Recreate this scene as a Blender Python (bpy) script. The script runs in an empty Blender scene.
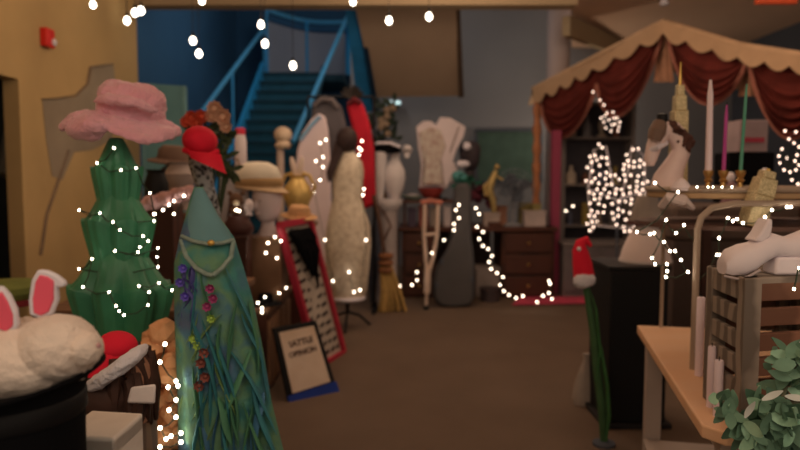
import bpy, math, random
from mathutils import Vector, Matrix, Euler, Quaternion
random.seed(7)
SC = bpy.context.scene
COL = SC.collection
F = 660.0; H = 1.45; T = math.atan(47/660.0)
CT, ST = math.cos(T), math.sin(T)
PI = math.pi

def P(px, py, Y):
    u = (px-400)/F; v = (225-py)/F
    s = Y/(CT+v*ST)
    return Vector((u*s, Y, H+(-ST+v*CT)*s))
def PX(px, py, X):
    u = (px-400)/F; v = (225-py)/F
    s = X/u
    return Vector((X, (CT+v*ST)*s, H+(-ST+v*CT)*s))
def FL(px, py, z=0.0):
    u = (px-400)/F; v = (225-py)/F
    s = (z-H)/(-ST+v*CT)
    return Vector((u*s, (CT+v*ST)*s, z))
def m(npx, Y): return npx/F*Y

# ---------------------------------------------------------------- materials
KILL = (0.36, 0.285, 0.215)
def lin(c): c = c/255.0; return c/12.92 if c <= .04045 else ((c+.055)/1.055)**2.4
def S(r, g, b):
    q = [max(.003, lin(c)/k) for c, k in zip((r, g, b), KILL)]; mx = max(q)
    return tuple(x*(.85/mx if mx > .85 else 1) for x in q)
MATS = {}
def mat(name, rgb, rough=.7, var=.25, scale=6, metal=0, bump=0, bscale=40, rgb2=None, spec=.3, emit=0, trans=0, kind='noise', sheen=0):
    if name in MATS: return MATS[name]
    mt = bpy.data.materials.new(name); mt.use_nodes = True
    nt = mt.node_tree; b = nt.nodes['Principled BSDF']
    c = S(*rgb); c2 = S(*rgb2) if rgb2 else tuple(x*(1-var) for x in c)
    b.inputs['Roughness'].default_value = rough
    b.inputs['Metallic'].default_value = metal
    b.inputs['Specular IOR Level'].default_value = spec
    if sheen: b.inputs['Sheen Weight'].default_value = sheen
    tc = nt.nodes.new('ShaderNodeTexCoord')
    if kind == 'wave':
        n = nt.nodes.new('ShaderNodeTexWave'); n.inputs['Scale'].default_value = scale; n.inputs['Distortion'].default_value = 4; n.inputs['Detail'].default_value = 3
        n.bands_direction = 'Y'
        fac = n.outputs['Fac']
    elif kind == 'voronoi':
        n = nt.nodes.new('ShaderNodeTexVoronoi'); n.inputs['Scale'].default_value = scale; fac = n.outputs['Distance']
    else:
        n = nt.nodes.new('ShaderNodeTexNoise'); n.inputs['Scale'].default_value = scale; n.inputs['Detail'].default_value = 4; fac = n.outputs['Fac']
    nt.links.new(tc.outputs['Object'], n.inputs['Vector'])
    r = nt.nodes.new('ShaderNodeValToRGB')
    r.color_ramp.elements[0].position = .3; r.color_ramp.elements[1].position = .7
    r.color_ramp.elements[0].color = (*c2, 1); r.color_ramp.elements[1].color = (*c, 1)
    nt.links.new(fac, r.inputs['Fac'])
    nt.links.new(r.outputs['Color'], b.inputs['Base Color'])
    if emit:
        b.inputs['Emission Color'].default_value = (*(lin(x) for x in rgb), 1); b.inputs['Emission Strength'].default_value = emit
    if trans: b.inputs['Transmission Weight'].default_value = trans; b.inputs['IOR'].default_value = 1.3
    if bump:
        nb = nt.nodes.new('ShaderNodeTexNoise'); nb.inputs['Scale'].default_value = bscale; nb.inputs['Detail'].default_value = 5
        nt.links.new(tc.outputs['Object'], nb.inputs['Vector'])
        bp = nt.nodes.new('ShaderNodeBump'); bp.inputs['Strength'].default_value = bump; bp.inputs['Distance'].default_value = .02
        nt.links.new(nb.outputs['Fac'], bp.inputs['Height']); nt.links.new(bp.outputs['Normal'], b.inputs['Normal'])
    MATS[name] = mt
    return mt
def glow(name, rgb, strength):
    if name in MATS: return MATS[name]
    mt = bpy.data.materials.new(name); mt.use_nodes = True
    nt = mt.node_tree; b = nt.nodes['Principled BSDF']
    b.inputs['Base Color'].default_value = (.8, .8, .75, 1)
    b.inputs['Emission Color'].default_value = (*rgb, 1); b.inputs['Emission Strength'].default_value = strength
    MATS[name] = mt
    return mt
def patch_mat(name, cols, scale, rough=.75, bump=.3):
    """several of a thing's own dye colours, in soft blotches"""
    mt = bpy.data.materials.new(name); mt.use_nodes = True
    nt = mt.node_tree; b = nt.nodes['Principled BSDF']; b.inputs['Roughness'].default_value = rough
    tc = nt.nodes.new('ShaderNodeTexCoord'); n = nt.nodes.new('ShaderNodeTexNoise')
    n.inputs['Scale'].default_value = scale; n.inputs['Detail'].default_value = 3
    nt.links.new(tc.outputs['Object'], n.inputs['Vector'])
    r = nt.nodes.new('ShaderNodeValToRGB'); els = r.color_ramp.elements
    k = len(cols)
    for i, c in enumerate(cols):
        p = .3+.42*i/(k-1)
        e = els[i] if i < 2 else els.new(p)
        e.position = p
    for i, c in enumerate(cols):
        els[i].color = (*S(*c), 1)
    nt.links.new(n.outputs['Fac'], r.inputs['Fac']); nt.links.new(r.outputs['Color'], b.inputs['Base Color'])
    nb = nt.nodes.new('ShaderNodeTexNoise'); nb.inputs['Scale'].default_value = 30
    nt.links.new(tc.outputs['Object'], nb.inputs['Vector'])
    bp = nt.nodes.new('ShaderNodeBump'); bp.inputs['Strength'].default_value = bump; bp.inputs['Distance'].default_value = .02
    nt.links.new(nb.outputs['Fac'], bp.inputs['Height']); nt.links.new(bp.outputs['Normal'], b.inputs['Normal'])
    return mt

# ---------------------------------------------------------------- mesh builder
class MB:
    def __init__(s): s.v = []; s.f = []
    def add(s, vs, fs):
        o = len(s.v); s.v += [Vector(x) for x in vs]; s.f += [tuple(i+o for i in q) for q in fs]; return s
    def hexa(s, p):
        return s.add(p, [(0,3,2,1),(4,5,6,7),(0,1,5,4),(1,2,6,5),(2,3,7,6),(3,0,4,7)])
    def box(s, c, d, rz=0, rx=0, ry=0):
        R = Euler((rx, ry, rz)).to_matrix(); c = Vector(c)
        x, y, z = d[0]/2, d[1]/2, d[2]/2
        return s.hexa([c+R@Vector(q) for q in ((-x,-y,-z),(x,-y,-z),(x,y,-z),(-x,y,-z),(-x,-y,z),(x,-y,z),(x,y,z),(-x,y,z))])
    def bar(s, a, b, w, h, up=(0,0,1)):
        a = Vector(a); b = Vector(b); d = (b-a).normalized(); up = Vector(up)
        r = d.cross(up)
        if r.length < 1e-4: r = d.cross(Vector((0,1,0)))
        r.normalize(); u = r.cross(d).normalized()
        q = []
        for p in (a, b):
            q += [p-r*w/2-u*h/2, p+r*w/2-u*h/2, p+r*w/2+u*h/2, p-r*w/2+u*h/2]
        return s.hexa(q)
    def slab(s, quad, off):
        off = Vector(off); q = [Vector(x) for x in quad]
        return s.hexa(q+[x+off for x in q])
    def prism(s, pts, off):
        n = len(pts); pts = [Vector(p) for p in pts]; off = Vector(off)
        return s.add(pts+[p+off for p in pts], [tuple(range(n))[::-1], tuple(range(n, 2*n))]+[(i, (i+1) % n, n+(i+1) % n, n+i) for i in range(n)])
    def tube(s, pts, r, n=8, flat=1.0, closed=False):
        pts = [Vector(p) for p in pts]; k = len(pts)
        rs = r if isinstance(r, (list, tuple)) else [r]*k
        vs = []; fs = []; prev = None
        for i, p in enumerate(pts):
            d = (pts[(i+1) % k]-pts[i-1]) if closed else (pts[min(i+1, k-1)]-pts[max(i-1, 0)])
            if d.length < 1e-7: d = Vector((0,0,1))
            d.normalize()
            if prev is None:
                a = Vector((0,0,1)) if abs(d.z) < .9 else Vector((1,0,0))
                x = d.cross(a).normalized()
            else:
                x = prev-d*prev.dot(d)
                x = x.normalized() if x.length > 1e-5 else d.orthogonal().normalized()
            prev = x; y = d.cross(x)
            for j in range(n):
                t = 2*PI*j/n
                vs.append(p+x*math.cos(t)*rs[i]+y*math.sin(t)*rs[i]*flat)
        for i in range(k if closed else k-1):
            for j in range(n):
                a = i*n+j; b = i*n+(j+1) % n; c = ((i+1) % k)*n+(j+1) % n; e = ((i+1) % k)*n+j
                fs.append((a, b, c, e))
        if not closed:
            fs.append(tuple(range(n))[::-1]); fs.append(tuple(range((k-1)*n, k*n)))
        return s.add(vs, fs)
    def lathe(s, prof, c, n=24, sx=1, sy=1, fold=0, nf=8, rot=0, tilt=None):
        c = Vector(c); vs = []; fs = []; k = len(prof)
        R = Euler(tilt).to_matrix() if tilt else Matrix.Identity(3)
        for i, (r, z) in enumerate(prof):
            for j in range(n):
                t = 2*PI*j/n
                q = r*(1+fold*math.cos(nf*t+rot)*(i/(k-1)))
                vs.append(c+R@Vector((q*math.cos(t)*sx, q*math.sin(t)*sy, z)))
        for i in range(k-1):
            for j in range(n):
                fs.append((i*n+j, i*n+(j+1) % n, (i+1)*n+(j+1) % n, (i+1)*n+j))
        fs.append(tuple(range(n))[::-1]); fs.append(tuple(range((k-1)*n, k*n)))
        return s.add(vs, fs)
    def ell(s, c, r, rot=(0,0,0), nu=16, nv=10, noise=0):
        c = Vector(c); R = Euler(rot).to_matrix(); vs = []; fs = []
        for i in range(1, nv):
            a = PI*i/nv
            for j in range(nu):
                t = 2*PI*j/nu; k = 1+random.uniform(-noise, noise)
                vs.append(c+R@Vector((r[0]*math.sin(a)*math.cos(t)*k, r[1]*math.sin(a)*math.sin(t)*k, r[2]*math.cos(a)*k)))
        top = len(vs); vs.append(c+R@Vector((0,0,r[2]))); vs.append(c-R@Vector((0,0,r[2])))
        for i in range(nv-2):
            for j in range(nu):
                fs.append((i*nu+j, (i+1)*nu+j, (i+1)*nu+(j+1) % nu, i*nu+(j+1) % nu))
        for j in range(nu):
            fs.append((top, j, (j+1) % nu)); q = (nv-2)*nu
            fs.append((top+1, q+(j+1) % nu, q+j))
        return s.add(vs, fs)
    def leaf(s, p, d, nrm, L, W, curl=0., n=5, th=.0015):
        p = Vector(p); d = Vector(d).normalized(); nrm = Vector(nrm); r = d.cross(nrm)
        if r.length < 1e-4: r = d.orthogonal()
        r.normalize(); nn = r.cross(d).normalized(); vs = []; fs = []
        for i in range(n+1):
            t = i/n; w = W/2*math.sin(PI*min(.97, .06+.92*t))**.8; c = p+d*L*t+nn*curl*L*t*t
            vs += [c-r*w, c+nn*(-W*.10-th), c+r*w, c+nn*(-W*.10+th)]
        for i in range(n):
            a = i*4; b = a+4
            for j in range(4): fs.append((a+j, a+(j+1) % 4, b+(j+1) % 4, b+j))
        fs.append((3,2,1,0)); e = n*4; fs.append((e, e+1, e+2, e+3))
        return s.add(vs, fs)
    def sheet(s, g, off):
        R = len(g); C = len(g[0]); off = Vector(off)
        vs = [Vector(p) for row in g for p in row]; N = len(vs); vs += [p+off for p in vs]; fs = []
        for i in range(R-1):
            for j in range(C-1):
                q = (i*C+j, i*C+j+1, (i+1)*C+j+1, (i+1)*C+j)
                fs.append(q); fs.append(tuple(x+N for x in q[::-1]))
        ed = [j for j in range(C)]+[i*C+C-1 for i in range(1, R)]+[(R-1)*C+j for j in range(C-2, -1, -1)]+[i*C for i in range(R-2, 0, -1)]
        for a, b in zip(ed, ed[1:]+ed[:1]): fs.append((b, a, a+N, b+N))
        return s.add(vs, fs)
    def build(s, name, mt, parent=None, smooth=True, bevel=0, sub=0):
        me = bpy.data.meshes.new(name)
        if parent is not None and 'off' in OFF.get(parent.name, {}): off = OFF[parent.name]['off']; loc = Vector((0,0,0))
        else:
            lo = [min(v[i] for v in s.v) for i in range(3)]; hi = [max(v[i] for v in s.v) for i in range(3)]
            off = Vector(((lo[0]+hi[0])/2, (lo[1]+hi[1])/2, lo[2])); loc = off
        me.from_pydata([v-off for v in s.v], [], s.f); me.update()
        import bmesh
        bm = bmesh.new(); bm.from_mesh(me); bmesh.ops.recalc_face_normals(bm, faces=bm.faces); bm.to_mesh(me); bm.free()
        o = bpy.data.objects.new(name, me); COL.objects.link(o); o.location = loc
        me.materials.append(mt)
        if smooth:
            for p in me.polygons: p.use_smooth = True
            me.set_sharp_from_angle(angle=math.radians(40))
        if bevel:
            b = o.modifiers.new('bevel', 'BEVEL'); b.width = bevel; b.segments = 2; b.limit_method = 'ANGLE'
        if sub:
            b = o.modifiers.new('sub', 'SUBSURF'); b.levels = sub; b.render_levels = sub
        if parent is not None: o.parent = parent
        OFF[o.name] = {'off': off}
        return o
OFF = {}
def tag(o, label, cat, group=None, kind=None):
    o['label'] = label; o['category'] = cat
    if group: o['group'] = group
    if kind: o['kind'] = kind
    return o
def thing(name, label, cat, loc, group=None):
    o = bpy.data.objects.new(name, None); COL.objects.link(o); o.location = Vector(loc); o.empty_display_size = .1
    OFF[o.name] = {'off': Vector(loc)}
    return tag(o, label, cat, group)
def struct(o, label=None, cat=None):
    o['kind'] = 'structure'
    if label: o['label'] = label
    if cat: o['category'] = cat
    return o
def copy_thing(root, loc, label=None):
    r = root.copy(); COL.objects.link(r); r.location = loc
    if label: r['label'] = label
    for ch in root.children:
        c = ch.copy(); COL.objects.link(c); c.parent = r
        for g in ch.children:
            d = g.copy(); COL.objects.link(d); d.parent = c
    return r
def text_mesh(txt, size, mt, parent, origin, xdir, ydir, off, name='lettering', bold=.006):
    cu = bpy.data.curves.new(name, 'FONT'); cu.body = txt; cu.size = size; cu.align_x = 'CENTER'; cu.extrude = .001; cu.offset = bold*size
    o = bpy.data.objects.new(name+'_tmp', cu); COL.objects.link(o)
    bpy.context.view_layer.update()
    me = bpy.data.meshes.new_from_object(o.evaluated_get(bpy.context.evaluated_depsgraph_get()))
    bpy.data.objects.remove(o)
    xd = Vector(xdir).normalized(); yd = Vector(ydir); yd = (yd-xd*yd.dot(xd)).normalized(); zd = xd.cross(yd)
    M = Matrix((xd, yd, zd)).transposed().to_4x4(); M.translation = Vector(origin)-off
    me.transform(M); me.materials.clear(); me.materials.append(mt)
    q = bpy.data.objects.new(name, me); COL.objects.link(q); q.parent = parent
    return q

# ---------------------------------------------------------------- palette
M_yellow = mat('ochre_plaster', (130,98,58), .9, .2, 1.3, bump=.1, bscale=12)
M_blue = mat('deep_blue_paint', (30,54,70), .85, .15, 1)
M_grey = mat('grey_wall_paint', (88,80,74), .9, .12, 1)
M_slate = mat('slate_wall_paint', (50,48,48), .9, .12, 1)
M_ceil = mat('taupe_ceiling', (150,114,86), .95, .1, 1)
M_beam = mat('tan_soffit', (108,84,58), .95, .08, 1)
M_floor = mat('brown_carpet', (68,50,36), .95, .15, 2.2, bump=.25, bscale=300)
M_col = mat('column_paint', (118,96,84), .6, .08, 2)
M_rail = mat('blue_rail_paint', (32,96,122), .45, .08, 3)
M_rail2 = mat('pale_blue_rail', (60,112,132), .45, .08, 3)
M_tread = mat('dark_teal_tread', (10,34,40), .7, .2, 6)
M_tread2 = mat('teal_riser', (14,48,56), .7, .2, 6)
M_tan = mat('tan_panel', (110,84,62), .9, .08, 2)
M_wire = mat('light_wire', (30,34,22), .6, .1)
M_black = mat('black_paint', (8,7,7), .6, .2)
M_blackfab = mat('black_felt', (7,6,6), .95, .2, 8, spec=.1)
M_white = mat('white_paint', (150,132,122), .6, .1, 5)
M_plaster = mat('white_plaster', (140,122,108), .8, .15, 6)
M_cream = mat('cream_cloth', (148,128,100), .9, .2, 8)
M_gold = mat('gold', (150,112,52), .35, .2, 10, metal=.7)
M_brass = mat('brass', (128,92,48), .35, .2, 10, metal=.8)
M_wood = mat('light_wood', (156,114,80), .5, rgb2=(150,108,74), scale=1.5, kind='wave')
M_dwood = mat('dark_mahogany', (52,26,16), .55, rgb2=(38,19,12), scale=3, kind='wave')
M_mwood = mat('mid_wood', (88,58,36), .6, rgb2=(68,44,28), scale=4, kind='wave')
M_red = mat('red_cloth', (158,18,30), .85, .15, 8)
M_dred = mat('maroon_velvet', (70,24,17), .9, rgb2=(54,18,12), scale=5, spec=.15)
M_fur = mat('white_fur', (176,158,146), .95, .12, 25, bump=.6, bscale=60)
G_warm = glow('bulb_glow', (1, .78, .58), 8)
G_near = glow('bulb_glow_bright', (1, .82, .62), 15)
G_pink = glow('bulb_glow_rose', (1, .70, .54), 3.6)

# bulb meshes are shared
def bulb_data(r, mt, key):
    b = MB().ell((0,0,0), (r, r, r*1.15), nu=10, nv=7)
    me = bpy.data.meshes.new(key); me.from_pydata(b.v, [], b.f); me.update(); me.materials.append(mt)
    for p in me.polygons: p.use_smooth = True
    return me
BULB = {}
def light_string(name, label, pts, r, mt, cat='string lights', group=None, wire=True, wr=.0025, loc=None, sag=.02):
    pts = [Vector(p) for p in pts]
    root = thing(name, label, cat, loc if loc is not None else Vector((sum(p.x for p in pts)/len(pts), sum(p.y for p in pts)/len(pts), min(p.z for p in pts))), group)
    off = OFF[root.name]['off']
    r = r*.47
    key = 'bulb_%d_%s' % (int(r*10000), mt.name)
    if key not in BULB: BULB[key] = bulb_data(r, mt, key)
    for p in pts[:100]:
        o = bpy.data.objects.new('bulb', BULB[key]); COL.objects.link(o); o.parent = root; o.location = p-off
    if wire:
        w = []
        for a, b in zip(pts, pts[1:]):
            w.append(a); mid = (a+b)/2; mid.z -= min(sag, (a-b).length*.15); w.append(mid)
        w.append(pts[-1])
        w = [p+Vector((0, r*.7, 0)) for p in w]
        MB().tube(w, wr, 5).build('wire', M_wire, root)
    return root

# ================================================================ SETTING
struct(MB().box((.65, 5.2, -.05), (9.8, 16.8, .1)).build('floor', M_floor, smooth=False))
# left wall with the doorway opening (Y 4.2..4.76, to z 2.18)
XL = -2.9
w = MB()
w.box((XL-.06, 1.2, 1.8), (.12, 7.2, 3.6)) if False else None
w.box((XL-.06, .9, 1.8), (.12, 6.6, 3.6)); w.box((XL-.06, 4.64, 2.9), (.12, .88, 1.4)); w.box((XL-.06, 6.24, 1.8), (.12, 2.32, 3.6))
struct(w.build('wall_left', M_yellow, smooth=False))
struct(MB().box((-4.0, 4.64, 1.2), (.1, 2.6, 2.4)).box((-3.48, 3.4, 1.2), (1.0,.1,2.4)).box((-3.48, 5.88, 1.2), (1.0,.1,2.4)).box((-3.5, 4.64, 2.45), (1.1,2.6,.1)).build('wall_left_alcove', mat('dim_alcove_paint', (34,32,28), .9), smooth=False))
# wall behind the stair: blue
struct(MB().box((-3.35, 10.55, 2.6), (.1, 6.2, 5.2)).build('wall_stair_side', M_blue, smooth=False))
struct(MB().box((-3.16, 7.43, 1.8), (.4, .08, 3.6)).build('wall_return', M_yellow, smooth=False))
struct(MB().box((-1.55, 13.6, 2.6), (3.7, .1, 5.2)).build('wall_stair_back', M_blue, smooth=False))
struct(MB().box((2.35, 10.9, 2.55), (6.3, .1, 5.1)).build('wall_back', M_grey, smooth=False))
struct(MB().box((5.45, 5.0, 1.8), (.1, 12.0, 3.6)).build('wall_right', M_slate, smooth=False))
c = MB(); c.box((1.25, 3.5, 3.6), (8.5, 8.2, .1)); c.prism([(1.93,7.6,3.55),(5.5,7.6,3.55),(5.5,10.95,3.55),(2.8,10.95,3.55)], (0,0,.1))
struct(c.build('ceiling', M_ceil, smooth=False))
struct(MB().box((-.25, 10.6, 5.15), (6.5, 6.3, .1)).build('ceiling_stairwell', M_blue, smooth=False))
a = P(140, 5, 7.4).z; 
struct(MB().box((-.5, 7.5, a+.14), (4.9, .22, .28)).build('trim_soffit', M_beam, smooth=False))
p0, p1 = P(566, 34, 8.4), P(628, 58, 10.7)
struct(MB().bar(p0+Vector((0,0,.1)), p1+Vector((0,0,.1)), .1, .24).build('trim_ceiling', M_beam, smooth=False))
pc = FL(555, 306)
struct(MB().lathe([(.155,0),(.155,5.1)], (P(556,200,9.3).x, 9.3, 0), 28).build('column', M_col), 'round painted taupe column beside the canopy', 'column')

# painted mural on the left wall
mu = thing('wall_mural', 'grey painted rock mural on the ochre wall', 'mural', (XL, 5.8, .6))
def wallp(pts): return [PX(x, y, XL+.002) for x, y in pts]
MB().prism(wallp([(42,99),(60,98),(75,97),(87,86),(90,66),(113,63),(116,92),(112,140),(92,150),(74,152),(62,180),(52,176),(46,140)]), (.003,0,0)).build('rock_patch', mat('mural_grey', (106,86,64), .9, .25, 2), mu, smooth=False)
for st in ([(42,99),(58,98),(76,95),(87,84),(90,67),(112,64)], [(68,150),(58,180),(46,215),(43,235),(40,255)]):
    q = [PX(x, y, XL+.008) for x, y in st]
    MB().tube(q, .02, 6, flat=.2).build('painted_outline', mat('mural_line', (90,70,52), .9), mu)
# red fire alarm
p = PX(44, 38, XL); fa = thing('fire_alarm', 'small red fire alarm strobe on the ochre wall', 'alarm', p)
MB().box(p+Vector((.03,0,0)), (.06, .13, .15)).build('housing', mat('alarm_red', (150,26,18), .4), fa, bevel=.01)
MB().ell(p+Vector((.065,.03,-.03)), (.02,.03,.03)).build('strobe_lens', M_white, fa)
# exit sign, sprinkler
p = P(776, 2, 6.6); ex = thing('exit_sign', 'red sign box hanging from the ceiling above the canopy', 'sign', p)
MB().box(p+Vector((0,0,.06)), (.4,.06,.16)).build('sign_box', mat('sign_red', (150,52,24), .5, emit=.25), ex, bevel=.01)
MB().tube([p+Vector((0,0,.13)), Vector((p.x, p.y, 3.56))], .012).build('hanger', M_black, ex)
p = P(664, 10, 7.7); MB_ = MB().lathe([(.012,-.10),(.05,-.09),(.05,-.06),(.03,-.03),(.03,.0),(.07,.02),(.07,.04)], (p.x,p.y,3.51), 16)
tag(MB_.build('sprinkler_head', M_white), 'small pale sprinkler fitting on the ceiling above the canopy peak', 'sprinkler')

# green frosted panel by the wall corner
gp = thing('folding_screen', 'tall grey-green panel standing at the wall corner behind the pink hat', 'panel', P(165, 300, 7.0))
a, b = P(142, 83, 7.0), P(184, 86, 7.0)
MB().slab([(a.x,7.0,0.02),(b.x,7.0,.02),(b.x,7.0,b.z),(a.x,7.0,a.z)], (0,.04,0)).build('panel_sheet', mat('greygreen', (62,84,78), .5, .15, 2), gp, smooth=False)
f_ = MB(); f_.box((b.x, 7.02, b.z/2), (.03,.06,b.z)); f_.box((a.x, 7.02, a.z/2), (.03,.06,a.z))
f_.build('panel_frame', mat('greygreen_edge', (72,92,84), .5), gp, smooth=False)

# ---------------------------------------------------------------- staircase
st = thing('staircase', 'dark teal stairs with blue handrails climbing to a landing', 'staircase', (-2.2, 8.4, 0))
N = 18; Y0, Y1 = 8.5, 12.1; ztop = P(294, 74, 12.1).z
def sx(Y): # centre x
    return P(294,74,12.1).x + (P(268,150,10.4).x-P(294,74,12.1).x)*(12.1-Y)/1.7
HW = .5
for i in range(N):
    ya = Y0+(Y1-Y0)*i/N; yb = Y0+(Y1-Y0)*(i+1)/N; z = ztop*(i+1)/N; xc = sx(ya)
    MB().box((xc, (ya+yb)/2+.01, z-.02), (2*HW, yb-ya+.05, .04)).build('tread', M_tread, st, smooth=False)
    MB().box((xc, ya+.03, z-ztop/N/2-.02), (2*HW, .02, ztop/N-.03)).build('riser', M_tread2, st, smooth=False)
for sgn in (-1, 1):
    A = Vector((sx(Y0)+sgn*(HW+.04), Y0, .12)); B = Vector((sx(Y1)+sgn*(HW+.04), Y1, ztop+.1))
    MB().bar(A, B, .06, .26 if sgn < 0 else .12).build('stringer', M_rail if sgn < 0 else M_tread2, st, smooth=False)
    hA, hB = (P(190,128,9.1), P(264,28,12.2)) if sgn < 0 else (P(293,142,9.4), P(349,13,12.25))
    MB().tube([hA, hB], .035, 10).build('handrail', M_rail2, st)
    for t in ((.5, 1.0) if sgn < 0 else (1.0,)):
        q = hA.lerp(hB, t); MB().tube([q, Vector((q.x, q.y, ztop*(max(Y0, min(Y1, q.y))-Y0)/(Y1-Y0)))], .022).build('post', M_rail, st)
xm = sx(Y1)
MB().box((xm+.1, 12.85, ztop-.06), (1.6, 1.45, .12)).build('landing', M_tread, st, smooth=False)
# curved landing balustrade
arc = []
for i in range(13):
    t = i/12; px = 267+80*t; py = 10+12*t+5*math.sin(PI*t); arc.append(P(px, py, 12.3+.5*math.sin(PI*t)))
MB().tube(arc, .04, 8).build('landing_rail', M_rail2, st)
MB().tube([p-Vector((0,0,.14)) for p in arc], .06, 8).build('landing_rail', M_blue, st)
low = [Vector((p.x, p.y, ztop+.02)) for p in arc]
MB().sheet([[p-Vector((0,0,.2)) for p in arc], low], (0,.03,0)).build('balustrade_panel', mat('grey_panel', (92,88,88), .6, .1, 1), st)
for k in (6, 12, 0):
    MB().tube([arc[k]-Vector((0,.05,0)), low[k]-Vector((0,.05,0))], .025).build('post', M_rail, st)

# upper flight, seen from below: tan soffit and blue stringer
uf = thing('upper_stair_flight', 'underside of the upper stair flight, tan panel with a blue edge', 'stairs', P(410, 97, 9.6))
MB().slab([P(375,97,9.6), P(459,96,9.6), P(456,6,8.4), P(355,6,8.4)], (0,.12,.06)).build('soffit', M_tan, uf, smooth=False)
MB().slab([P(459,98,9.58), P(464,97,9.58), P(460,2,8.38), P(455,2,8.38)], (0,.15,.06)).build('soffit_edge', mat('dark_edge', (52,36,24), .8), uf, smooth=False)
MB().slab([P(358,112,9.7), P(378,112,9.7), P(360,4,8.5), P(345,4,8.5)], (0,.1,.05)).build('stringer', mat('blue_stringer', (24,72,96), .6), uf, smooth=False)
MB().slab([P(374,113,9.66), P(379,113,9.66), P(361,3,8.46), P(356,3,8.46)], (0,.12,.05)).build('stringer_edge', mat('navy_edge', (12,26,36), .6), uf, smooth=False)

# fluorescent fitting and board on back wall
p = P(393, 103, 10.7); fl = thing('wall_lamp', 'small pale lit lamp strip on the grey back wall', 'lamp', p)
MB().box(p, (.22,.06,.05)).build('tube_cover', glow('pale_lamp', (.6,.9,.9), 1.2), fl, bevel=.01)
MB().box(p+Vector((0,.05,0)), (.26,.06,.09)).build('lamp_back', M_white, fl)
gb = thing('notice_board', 'dark green board on the back wall behind the desk', 'board', P(507, 180, 10.8))
MB().slab([P(476,182,10.8),P(541,182,10.8),P(541,130,10.8),P(476,130,10.8)], (0,.03,0)).build('board_face', mat('board_green', (48,58,46), .9), gb, smooth=False)
f_ = MB()
for a, b in (((476,130),(541,130)),((476,182),(541,182)),((476,130),(476,182)),((541,130),(541,182))):
    f_.bar(P(*a,10.79), P(*b,10.79), .05, .05)
f_.build('board_frame', M_slate, gb, smooth=False)

# hanging pendant bulbs (cord from the ceiling)
pend = [(93,5,3.6),(127,21,4.8),(135,13,6.2),(141,11,6.9),(193,41,5.6),(199,54,5.9),(202,1,4.2),(261,25,5.2),(265,44,5.9),(293,66,6.4),(353,2,4.6),(389,21,5.8),(429,17,5.6)]
tint = ['nearest the red fire alarm','just left of the blue stairwell, the lowest there','at the wall corner, middle one','at the wall corner, last one before the blue wall','over the blue wall, upper of a pair','over the blue wall, lower of a pair','close under the soffit over the blue wall','in front of the left stair handrail top','under another bulb beside the stair handrail','in front of the stair landing, lowest of all','close under the soffit at the right handrail top','in front of the tan soffit, left of two','in front of the tan soffit, right of two']
bl = MB().lathe([(.006,-.075),(.026,-.062),(.035,-.04),(.033,-.02),(.022,.0),(.014,.015)], (0,0,0), 14)
so = MB().lathe([(.015,.0),(.017,.012),(.017,.05),(.008,.06)], (0,0,0), 12)
OFF['x'] = {}
for (x, y, Y), tx in zip(pend, tint):
    sc = Y/5.0*.66
    p = P(x, y, Y)+Vector((0,0,.035*sc))
    r = thing('pendant_bulb', 'bare glowing pendant bulb '+tx, 'light bulb', p, 'bare bulbs hung across the room')
    def tr(mb): q = MB(); q.v = [v*sc+p for v in mb.v]; q.f = list(mb.f); return q
    tr(bl).build('bulb_glass', glow('pendant_glow', (1,.88,.70), 8), r)
    tr(so).build('socket', M_black, r)
    MB().tube([p+Vector((0,0,.055*sc)), Vector((p.x, p.y, 3.56))], .003, 5).build('cord', M_black, r)

# left doorway: lights and shapes
q = [(10,100),(17,101),(11,108),(18,112),(13,118),(19,123),(17,130),(20,135),(12,139),(19,146),(11,152),(21,156)]
light_string('string_lights', 'string of warm bulbs hung in the dark left doorway', [PX(x, y, -3.25) for x, y in q], .022, G_warm)
tag(MB().tube([PX(2,175,-3.3), PX(8,150,-3.3), PX(15,115,-3.3), PX(19,100,-3.3)], [.05,.06,.05,.03]).build('draped_scarf', mat('pale_scarf', (86,74,58), .9)), 'pale twisted scarf hanging in the dark left doorway', 'scarf')

# ================================================================ LEFT FOREGROUND
pl = thing('display_plinth', 'low display plinth under the rabbit hat', 'plinth', (-1.1, 1.0, 0))
MB().box((-1.1, .98, .41), (1.24, .68, .82)).build('plinth_body', M_dwood, pl, bevel=.01)
MB().box((-1.1, .98, .835), (1.28, .72, .03)).build('plinth_top', M_black, pl, bevel=.005)
PT = .85
tb = thing('side_table', 'dark wooden table under the green tree and lights', 'table', (-1.25, 2.4, 0))
MB().box((-1.29, 2.32, .48), (.96, 1.1, .04)).build('tabletop', M_mwood, tb, bevel=.006)
for x in (-1.7, -.85):
    for y in (1.84, 2.8): MB().box((x, y, .23), (.06,.06,.46)).build('leg', M_mwood, tb, smooth=False)

# top hat
hc = P(6, 377, 1.02); zb = PT
th = thing('top_hat', 'inverted black top hat holding a white rabbit', 'hat', (hc.x, hc.y, zb))
cr = .118
MB().lathe([(cr*.2,0),(cr*.9,.004),(cr*.96,.02),(cr*.93,.08),(cr*.95,hc.z-zb-.03),(cr*1.02,hc.z-zb),(cr*.97,hc.z-zb),(cr*.85,hc.z-zb-.04),(cr*.2,hc.z-zb-.06)], (hc.x,hc.y,zb), 40).build('crown', M_blackfab, th)
g = []
for i in range(5):
    row = []
    for j in range(49):
        t = 2*PI*j/48; r = cr*1.0+.024*i/4
        curl = (abs(math.cos(t))**2)*.018*(i/4)**1.3
        row.append(hc+Vector((r*math.cos(t)*1.02, r*math.sin(t), -.004+curl-.004*math.cos(t+2))))
    g.append(row)
MB().sheet(g, (0,0,.006)).build('brim', M_blackfab, th)
MB().lathe([(cr*.955,0),(cr*.975,.003),(cr*.975,.03),(cr*.955,.033)], (hc.x,hc.y,hc.z-.06), 40).build('band', mat('black_satin', (8,7,7), .6), th)

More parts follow.
